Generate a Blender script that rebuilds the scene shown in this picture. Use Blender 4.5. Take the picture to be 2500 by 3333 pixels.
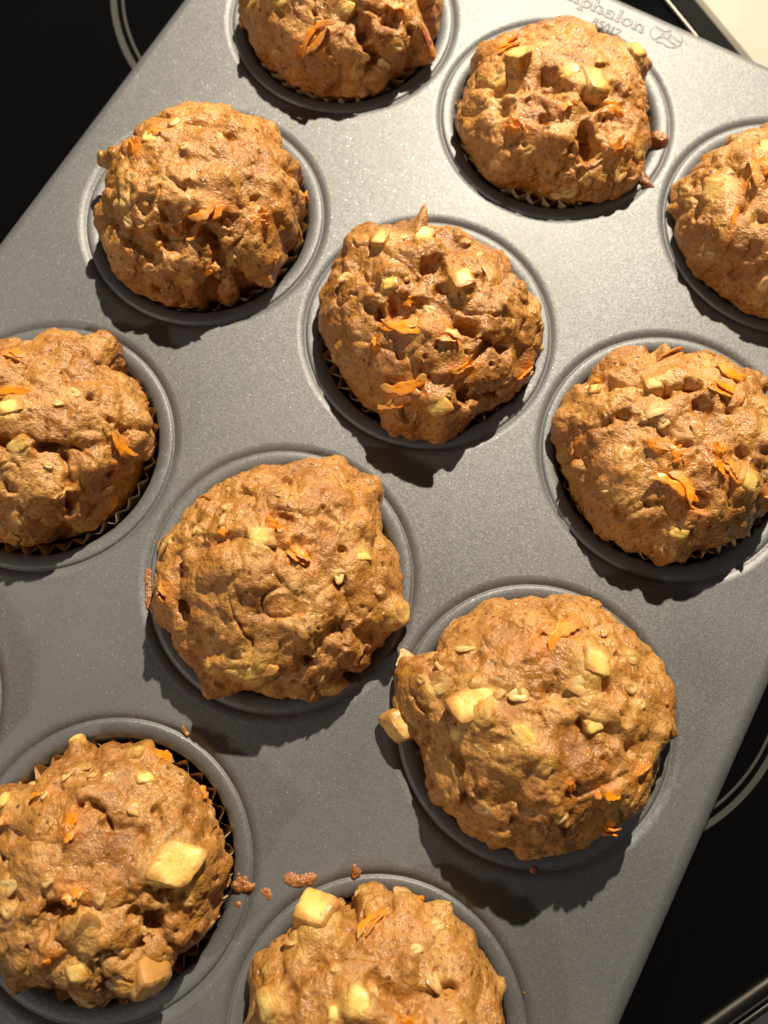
import bpy, math, random
import numpy as np
from mathutils import Matrix, Vector

for o in list(bpy.data.objects):
    bpy.data.objects.remove(o, do_unlink=True)
scene = bpy.context.scene
COL = scene.collection
CM = 0.01                      # the tables below are in centimetres
TOP = 3.3                      # height of the tin's top sheet above the hob, cm

# ------------------------------------------------------------------ camera
cd = bpy.data.cameras.new('camera')
cam = bpy.data.objects.new('camera', cd)
COL.objects.link(cam)
cam.location = (12.923 * CM, 7.858 * CM, (23.215 + TOP) * CM)
cam.rotation_euler = (0.229, -0.003, 0.512)
cd.sensor_fit = 'HORIZONTAL'
cd.sensor_width = 36.0
cd.lens = 36.29
cd.clip_start = 0.01
cd.clip_end = 20.0
cd.dof.use_dof = True
cd.dof.focus_distance = 0.222
cd.dof.aperture_fstop = 13.0
scene.camera = cam

# ------------------------------------------------------------------ room light
world = bpy.data.worlds.new('World')
scene.world = world
world.use_nodes = True
bg = world.node_tree.nodes['Background']
bg.inputs['Color'].default_value = (1.0, 0.90, 0.80, 1)
bg.inputs['Strength'].default_value = 0.05

def lamp(name, loc, watt, color, radius):
    l = bpy.data.lights.new(name, 'POINT')
    l.energy = watt
    l.color = color
    l.shadow_soft_size = radius * CM
    o = bpy.data.objects.new(name, l)
    COL.objects.link(o)
    o.location = (loc[0] * CM, loc[1] * CM, (loc[2] + TOP) * CM)
    return o

# lamp under the hood over the hob, and a weak room lamp behind the cook
lamp('hood_lamp', (-3.0, 73.0, 60.0), 65.0, (1.0, 0.88, 0.68), 0.8)
lamp('room_lamp', (-75.0, -130.0, 125.0), 38.0, (1.0, 0.92, 0.82), 6.0)

scene.view_settings.view_transform = 'Standard'
scene.view_settings.look = 'None'
scene.view_settings.exposure = 0.0
scene.view_settings.gamma = 1.0
scene.view_settings.use_curve_mapping = False
scene.render.resolution_x = 768
scene.render.resolution_y = 1024

scene.render.engine = 'CYCLES'
scene.cycles.max_bounces = 5
scene.cycles.diffuse_bounces = 3
scene.cycles.glossy_bounces = 3

# ------------------------------------------------------------------ helpers
def mesh_from(name, verts, faces, smooth=True):
    """verts (n,3) in cm above the top sheet of the tin; faces (m,3|4)"""
    me = bpy.data.meshes.new(name)
    v = np.asarray(verts, dtype=np.float64) * CM
    f = np.asarray(faces, dtype=np.int32)
    k = f.shape[1]
    me.vertices.add(len(v))
    me.vertices.foreach_set('co', v.ravel())
    me.loops.add(f.size)
    me.loops.foreach_set('vertex_index', f.ravel())
    me.polygons.add(len(f))
    me.polygons.foreach_set('loop_start', np.arange(0, f.size, k, dtype=np.int32))
    me.polygons.foreach_set('loop_total', np.full(len(f), k, dtype=np.int32))
    me.polygons.foreach_set('use_smooth', np.full(len(f), smooth, dtype=bool))
    me.update(calc_edges=True)
    return me

def obj(name, me, mat, parent=None, loc=(0, 0, 0)):
    o = bpy.data.objects.new(name, me)
    COL.objects.link(o)
    if me is not None and mat is not None and not me.materials:
        me.materials.append(mat)
    o.location = [c * CM for c in loc]
    if parent is not None:
        o.parent = parent
    return o

def tag(o, label=None, category=None, group=None, kind=None):
    if label: o['label'] = label
    if category: o['category'] = category
    if group: o['group'] = group
    if kind: o['kind'] = kind
    return o

def grid_faces(nu, nv, wrap_u=False):
    iu = np.arange(nu if wrap_u else nu - 1)
    a, b = np.meshgrid(iu, np.arange(nv - 1), indexing='ij')
    a2 = (a + 1) % nu
    return np.stack([a * nv + b, a2 * nv + b, a2 * nv + b + 1, a * nv + b + 1], -1).reshape(-1, 4)

def smoothstep(a, b, x):
    t = np.clip((x - a) / (b - a), 0, 1)
    return t * t * (3 - 2 * t)

def _hash(ix, iy, iz, seed):
    h = ix * np.uint32(374761393) + iy * np.uint32(668265263) + iz * np.uint32(1274126177) + np.uint32((seed * 974634777) & 0xFFFFFFFF)
    h = (h ^ (h >> np.uint32(13))) * np.uint32(1274126177)
    h = (h ^ (h >> np.uint32(16))) * np.uint32(2246822519)
    return h ^ (h >> np.uint32(15))

def _cells(P, freq):
    Q = (np.asarray(P) * freq).astype(np.float32)
    i = np.floor(Q)
    f = Q - i
    return f, [i[:, k].astype(np.int32).astype(np.uint32) for k in range(3)]

def perlin(P, freq, seed=0):
    f, c = _cells(P, freq)
    u = f * f * f * (f * (f * 6 - 15) + 10)
    out = np.zeros(len(f), np.float32)
    s = np.float32(1 / 511.5)
    for dx in (0, 1):
        for dy in (0, 1):
            wxy = (u[:, 0] if dx else 1 - u[:, 0]) * (u[:, 1] if dy else 1 - u[:, 1])
            for dz in (0, 1):
                h = _hash(c[0] + np.uint32(dx), c[1] + np.uint32(dy), c[2] + np.uint32(dz), seed)
                d = ((h & np.uint32(1023)).astype(np.float32) * s - 1) * (f[:, 0] - dx) \
                    + (((h >> np.uint32(10)) & np.uint32(1023)).astype(np.float32) * s - 1) * (f[:, 1] - dy) \
                    + (((h >> np.uint32(20)) & np.uint32(1023)).astype(np.float32) * s - 1) * (f[:, 2] - dz)
                out += wxy * (u[:, 2] if dz else 1 - u[:, 2]) * d
    return out.astype(np.float64)

def worley(P, freq, seed=0):
    """F1, F2 and the random number of the nearest cell"""
    f, c = _cells(P, freq)
    f1 = np.full(len(f), 9.0, np.float32)
    f2 = np.full(len(f), 9.0, np.float32)
    rid = np.zeros(len(f), np.float32)
    s = np.float32(1 / 1023.0)
    for dx in (-1, 0, 1):
        for dy in (-1, 0, 1):
            for dz in (-1, 0, 1):
                h = _hash(c[0] + np.uint32(dx & 0xFFFFFFFF), c[1] + np.uint32(dy & 0xFFFFFFFF), c[2] + np.uint32(dz & 0xFFFFFFFF), seed)
                ox = (h & np.uint32(1023)).astype(np.float32) * s + (dx - f[:, 0])
                oy = ((h >> np.uint32(10)) & np.uint32(1023)).astype(np.float32) * s + (dy - f[:, 1])
                oz = ((h >> np.uint32(20)) & np.uint32(1023)).astype(np.float32) * s + (dz - f[:, 2])
                d = ox * ox + oy * oy + oz * oz
                n = d < f1
                f2 = np.where(n, f1, np.minimum(f2, d))
                rid = np.where(n, ((h * np.uint32(2654435761)) >> np.uint32(20)).astype(np.float32) / 4095, rid)
                f1 = np.where(n, d, f1)
    return np.sqrt(f1).astype(np.float64), np.sqrt(f2).astype(np.float64), rid.astype(np.float64)

# ------------------------------------------------------------------ materials
def nodes_of(name):
    m = bpy.data.materials.new(name)
    m.use_nodes = True
    nt = m.node_tree
    return m, nt, nt.nodes['Principled BSDF'], nt.nodes, nt.links

def add(nt, kind, **kw):
    n = nt.nodes.new(kind)
    for k, v in kw.items():
        if k in n.inputs.keys():
            n.inputs[k].default_value = v
        else:
            setattr(n, k, v)
    return n

def ramp(nt, src, stops, interp='LINEAR'):
    r = nt.nodes.new('ShaderNodeValToRGB')
    r.color_ramp.interpolation = interp
    e = r.color_ramp.elements
    while len(e) < len(stops):
        e.new(0.5)
    for q, (p, c) in zip(e, stops):
        q.position = p
        q.color = (c, c, c, 1) if isinstance(c, (int, float)) else (*c, 1)
    nt.links.new(src, r.inputs['Fac'])
    return r.outputs['Color']

def mix(nt, fac, a, b, mode='MIX'):
    m = nt.nodes.new('ShaderNodeMix')
    m.data_type = 'RGBA'
    m.blend_type = mode
    for sock, v in ((m.inputs[0], fac), (m.inputs[6], a), (m.inputs[7], b)):
        if hasattr(v, 'is_output'):
            nt.links.new(v, sock)
        elif isinstance(v, (int, float)):
            sock.default_value = v
        else:
            sock.default_value = (*v, 1)
    return m.outputs[2]

def noise(nt, vec, scale, detail=3, rough=.55, dist=0.0):
    n = add(nt, 'ShaderNodeTexNoise')
    n.inputs['Scale'].default_value = scale
    n.inputs['Detail'].default_value = detail
    n.inputs['Roughness'].default_value = rough
    n.inputs['Distortion'].default_value = dist
    nt.links.new(vec, n.inputs['Vector'])
    return n.outputs['Fac']

def math_node(nt, op, a, b=0.0):
    m = nt.nodes.new('ShaderNodeMath')
    m.operation = op
    for s, v in ((m.inputs[0], a), (m.inputs[1], b)):
        if hasattr(v, 'is_output'):
            nt.links.new(v, s)
        else:
            s.default_value = v
    return m.outputs[0]

def mat_tin():
    m, nt, b, N, L = nodes_of('grey nonstick metal')
    geo = add(nt, 'ShaderNodeNewGeometry')
    pos = geo.outputs['Position']
    big = noise(nt, pos, 22.0, 4)
    col = ramp(nt, big, [(.3, (.164, .166, .172)), (.7, (.190, .191, .194))])
    b.inputs['Metallic'].default_value = 0.54
    # flake grain: every tiny cell leans its own way, a few are smoother, their sparkle painted paler
    vo = add(nt, 'ShaderNodeTexVoronoi')
    vo.inputs['Scale'].default_value = 2600.0
    L.new(pos, vo.inputs['Vector'])
    vo2 = add(nt, 'ShaderNodeTexVoronoi')
    vo2.inputs['Scale'].default_value = 1500.0
    L.new(pos, vo2.inputs['Vector'])
    sep = add(nt, 'ShaderNodeSeparateColor')
    L.new(vo2.outputs['Color'], sep.inputs[0])
    rare = math_node(nt, 'GREATER_THAN', sep.outputs[0], 0.965)
    spot = math_node(nt, 'LESS_THAN', vo2.outputs['Distance'], 0.36)
    rare = math_node(nt, 'MULTIPLY', rare, spot)
    amp = math_node(nt, 'ADD', math_node(nt, 'MULTIPLY', rare, 0.0), 0.15)
    vsub = add(nt, 'ShaderNodeVectorMath', operation='SUBTRACT')
    L.new(vo.outputs['Color'], vsub.inputs[0])
    vsub.inputs[1].default_value = (.5, .5, .5)
    vsub2 = add(nt, 'ShaderNodeVectorMath', operation='SUBTRACT')
    L.new(vo2.outputs['Color'], vsub2.inputs[0])
    vsub2.inputs[1].default_value = (.5, .5, .5)
    mixv = add(nt, 'ShaderNodeMix', data_type='VECTOR')
    L.new(rare, mixv.inputs[0]); L.new(vsub.outputs[0], mixv.inputs[4]); L.new(vsub2.outputs[0], mixv.inputs[5])
    vs = add(nt, 'ShaderNodeVectorMath', operation='SCALE')
    L.new(mixv.outputs[1], vs.inputs[0]); L.new(amp, vs.inputs['Scale'])
    va = add(nt, 'ShaderNodeVectorMath', operation='ADD')
    L.new(geo.outputs['Normal'], va.inputs[0]); L.new(vs.outputs[0], va.inputs[1])
    vn = add(nt, 'ShaderNodeVectorMath', operation='NORMALIZE')
    L.new(va.outputs[0], vn.inputs[0])
    bump = add(nt, 'ShaderNodeBump', Strength=0.25, Distance=0.0002)
    L.new(noise(nt, pos, 1400.0, 2), bump.inputs['Height'])
    L.new(vn.outputs[0], bump.inputs['Normal'])
    L.new(bump.outputs[0], b.inputs['Normal'])
    r = math_node(nt, 'ADD', math_node(nt, 'MULTIPLY', big, 0.16), 0.49)
    r = math_node(nt, 'SUBTRACT', r, math_node(nt, 'MULTIPLY', rare, 0.08))
    L.new(r, b.inputs['Roughness'])
    # long faint scratches and wiped film
    mp = add(nt, 'ShaderNodeMapping')
    mp.inputs['Rotation'].default_value = (0, 0, .25)
    mp.inputs['Scale'].default_value = (420, 14, 60)
    L.new(pos, mp.inputs['Vector'])
    scr = noise(nt, mp.outputs[0], 1.0, 1)
    scr = ramp(nt, scr, [(.73, 0.0), (.77, 1.0)])
    patch = ramp(nt, noise(nt, pos, 30.0, 1), [(.56, 0.0), (.66, 1.0)])
    film = math_node(nt, 'MULTIPLY', math_node(nt, 'MULTIPLY', scr, patch), .35)
    cc = mix(nt, film, col, (.42, .41, .39))
    L.new(mix(nt, math_node(nt, 'MULTIPLY', rare, .24), cc, (.75, .75, .74)), b.inputs['Base Color'])  # glint of the rare flakes put into the base colour
    return m

def crumb_colour(nt, pos):
    """baked batter: tan with redder and greyer patches, dark specks for cinnamon and painted pore shade"""
    a = noise(nt, pos, 62.0, 5, .6, .5)
    c = ramp(nt, a, [(.26, (.245, .086, .012)), (.42, (.385, .160, .029)), (.57, (.495, .234, .051)), (.74, (.60, .340, .102))])
    fine = noise(nt, pos, 760.0, 3, .65)
    c = mix(nt, ramp(nt, fine, [(.32, .75), (.47, 0.0)]), c, (.17, .058, .010))
    c = mix(nt, ramp(nt, fine, [(.58, 0.0), (.80, .35)]), c, (.76, .50, .21))
    v = add(nt, 'ShaderNodeTexVoronoi')
    v.inputs['Scale'].default_value = 430.0
    nt.links.new(pos, v.inputs['Vector'])
    se = add(nt, 'ShaderNodeSeparateColor')
    nt.links.new(v.outputs['Color'], se.inputs[0])
    sp = math_node(nt, 'MULTIPLY', math_node(nt, 'GREATER_THAN', se.outputs[1], .81),
                   math_node(nt, 'LESS_THAN', v.outputs['Distance'], .26))
    c = mix(nt, math_node(nt, 'MULTIPLY', sp, .8), c, (.10, .038, .010))  # cinnamon, and the dark of small pores put into the colour
    orange = ramp(nt, noise(nt, pos, 100.0, 2), [(.60, 0.0), (.74, .45)])
    c = mix(nt, orange, c, (.60, .225, .03))
    # batter stained by the bits baked into it
    at_ = add(nt, 'ShaderNodeVertexColor', layer_name='stain')
    s2 = add(nt, 'ShaderNodeSeparateColor')
    nt.links.new(at_.outputs['Color'], s2.inputs[0])
    brk = ramp(nt, noise(nt, pos, 260.0, 4), [(.30, .35), (.62, 1.0)])
    c = mix(nt, math_node(nt, 'MULTIPLY', math_node(nt, 'MULTIPLY', s2.outputs[0], .75), brk), c, (.72, .44, .105))
    c = mix(nt, math_node(nt, 'MULTIPLY', math_node(nt, 'MULTIPLY', s2.outputs[1], .75), brk), c, (.62, .19, .010))
    return c, a, fine

def wet_surface(nt, b, pos, fine, strength=.75, lo=.19, hi=.50):
    g = noise(nt, pos, 190.0, 2)
    nt.links.new(ramp(nt, g, [(.36, lo), (.62, hi)]), b.inputs['Roughness'])
    bump = add(nt, 'ShaderNodeBump', Strength=strength, Distance=.0009)
    nt.links.new(math_node(nt, 'ADD', math_node(nt, 'MULTIPLY', noise(nt, pos, 1900.0, 2), .35), fine), bump.inputs['Height'])
    nt.links.new(bump.outputs[0], b.inputs['Normal'])

def mat_crumb(name, mul=(1, 1, 1)):
    m, nt, b, N, L = nodes_of(name)
    geo = add(nt, 'ShaderNodeTexCoord')
    info = add(nt, 'ShaderNodeObjectInfo')
    off = add(nt, 'ShaderNodeVectorMath', operation='ADD')
    L.new(geo.outputs['Object'], off.inputs[0]); L.new(info.outputs['Location'], off.inputs[1])
    pos = off.outputs[0]
    c, a, fine = crumb_colour(nt, pos)
    c = mix(nt, 1.0, c, mul, 'MULTIPLY')
    L.new(c, b.inputs['Base Color'])
    wet_surface(nt, b, pos, fine)
    b.inputs['Specular IOR Level'].default_value = .7
    b.inputs['Subsurface Weight'].default_value = .20
    b.inputs['Subsurface Radius'].default_value = (1.0, .45, .18)
    b.inputs['Subsurface Scale'].default_value = .003
    return m

def mat_bit(name, stops, film, film_lo=.52, film_hi=.66, rough=.38, sss=.25, scale=140.0, streak=None, edge=.45):
    """a bit of fruit, root or grain with batter baked on in patches"""
    m, nt, b, N, L = nodes_of(name)
    geo = add(nt, 'ShaderNodeTexCoord')
    info = add(nt, 'ShaderNodeObjectInfo')
    off = add(nt, 'ShaderNodeVectorMath', operation='ADD')
    sc = add(nt, 'ShaderNodeVectorMath', operation='SCALE')
    L.new(info.outputs['Random'], sc.inputs[0]); sc.inputs['Scale'].default_value = 3.7
    L.new(geo.outputs['Object'], off.inputs[0]); L.new(sc.outputs[0], off.inputs[1])
    pos = off.outputs[0]
    src = pos
    if streak:
        mp = add(nt, 'ShaderNodeMapping')
        mp.inputs['Scale'].default_value = streak
        L.new(pos, mp.inputs['Vector']); src = mp.outputs[0]
    c = ramp(nt, noise(nt, src, scale, 4), stops)
    f = noise(nt, pos, 110.0, 4, .6)
    gs = add(nt, 'ShaderNodeVectorMath', operation='SUBTRACT')
    L.new(geo.outputs['Generated'], gs.inputs[0]); gs.inputs[1].default_value = (.5, .5, .5)
    gm = add(nt, 'ShaderNodeVectorMath', operation='MULTIPLY')
    L.new(gs.outputs[0], gm.inputs[0]); gm.inputs[1].default_value = (1, 1, .3)
    ln = add(nt, 'ShaderNodeVectorMath', operation='LENGTH')
    L.new(gm.outputs[0], ln.inputs[0])
    f = math_node(nt, 'ADD', f, math_node(nt, 'MULTIPLY', math_node(nt, 'SUBTRACT', ln.outputs['Value'], .30), edge))
    k = ramp(nt, f, [(film_lo, 0.0), (film_hi, film)])
    c = mix(nt, k, c, (.48, .225, .058))
    sp = ramp(nt, noise(nt, pos, 900.0, 1), [(.70, 0.0), (.76, .7)])
    c = mix(nt, sp, c, (.22, .09, .03))
    L.new(c, b.inputs['Base Color'])
    b.inputs['Subsurface Weight'].default_value = sss
    b.inputs['Subsurface Radius'].default_value = (1.0, .7, .3)
    b.inputs['Subsurface Scale'].default_value = .002
    fine = noise(nt, pos, 600.0, 3)
    wet_surface(nt, b, pos, fine, .35, rough - .12, rough + .18)
    return m

def mat_plain(name, col, rough, metal=0.0, spec=.5, var=0.0, vscale=40.0):
    m, nt, b, N, L = nodes_of(name)
    geo = add(nt, 'ShaderNodeNewGeometry')
    n = noise(nt, geo.outputs['Position'], vscale, 4)
    lo = tuple(c * (1 - var) for c in col); hi = tuple(min(1, c * (1 + var)) for c in col)
    L.new(ramp(nt, n, [(.3, lo), (.7, hi)]), b.inputs['Base Color'])
    b.inputs['Roughness'].default_value = rough
    b.inputs['Metallic'].default_value = metal
    b.inputs['Specular IOR Level'].default_value = spec
    return m

def mat_counter():
    m, nt, b, N, L = nodes_of('speckled beige stone')
    geo = add(nt, 'ShaderNodeNewGeometry')
    pos = geo.outputs['Position']
    c = ramp(nt, noise(nt, pos, 60.0, 4), [(.3, (.34, .305, .25)), (.7, (.39, .355, .30))])
    s = ramp(nt, noise(nt, pos, 420.0, 2), [(.66, 0.0), (.74, .55)])
    c = mix(nt, s, c, (.30, .26, .19))
    L.new(c, b.inputs['Base Color'])
    b.inputs['Roughness'].default_value = .35
    return m

def mat_glass_top():
    m, nt, b, N, L = nodes_of('black ceramic glass')
    geo = add(nt, 'ShaderNodeNewGeometry')
    n = noise(nt, geo.outputs['Position'], 35.0, 4)
    L.new(ramp(nt, n, [(.4, .05), (.75, .16)]), b.inputs['Roughness'])
    b.inputs['Base Color'].default_value = (.0025, .0025, .003, 1)
    b.inputs['Specular IOR Level'].default_value = .10
    return m

M_TIN = mat_tin()
M_CRUMB = [mat_crumb('baked batter', (1, 1, 1)), mat_crumb('baked batter deeper', (.94, .92, .90)), mat_crumb('baked batter paler', (1.04, 1.04, 1.06))]
M_CRUST = mat_crumb('browned batter', (.80, .66, .75))
M_APPLE = mat_bit('cooked apple', [(.3, (.74, .43, .085)), (.55, (.84, .57, .16)), (.8, (.89, .67, .26))], .93, .47, .64, sss=.12, edge=.85)
M_CARROT = mat_bit('cooked carrot', [(.3, (.70, .21, .004)), (.6, (.84, .27, .004)), (.8, (.92, .36, .008))], .92, .47, .64, sss=.05, scale=60.0, streak=(1, 6, 6))
M_OAT = mat_bit('rolled oat', [(.3, (.62, .38, .13)), (.6, (.74, .51, .21)), (.8, (.82, .63, .32))], .94, .41, .58, .42)
M_SKIN = mat_bit('red apple skin', [(.3, (.30, .06, .03)), (.7, (.45, .14, .07))], .7, .5, .7)
M_PAPER = mat_plain('baked paper', (.66, .46, .24), .5, var=.25, vscale=120.0)
M_GLASS = mat_glass_top()
M_RING = mat_plain('grey printed enamel', (.06, .058, .052), .3, var=.06)
M_STEEL = mat_plain('brushed steel', (.42, .40, .37), .3, 1.0, var=.1)
M_FRAME = mat_plain('black gloss frame', (.008, .008, .008), .14, var=.2)
M_COUNTER = mat_counter()

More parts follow.
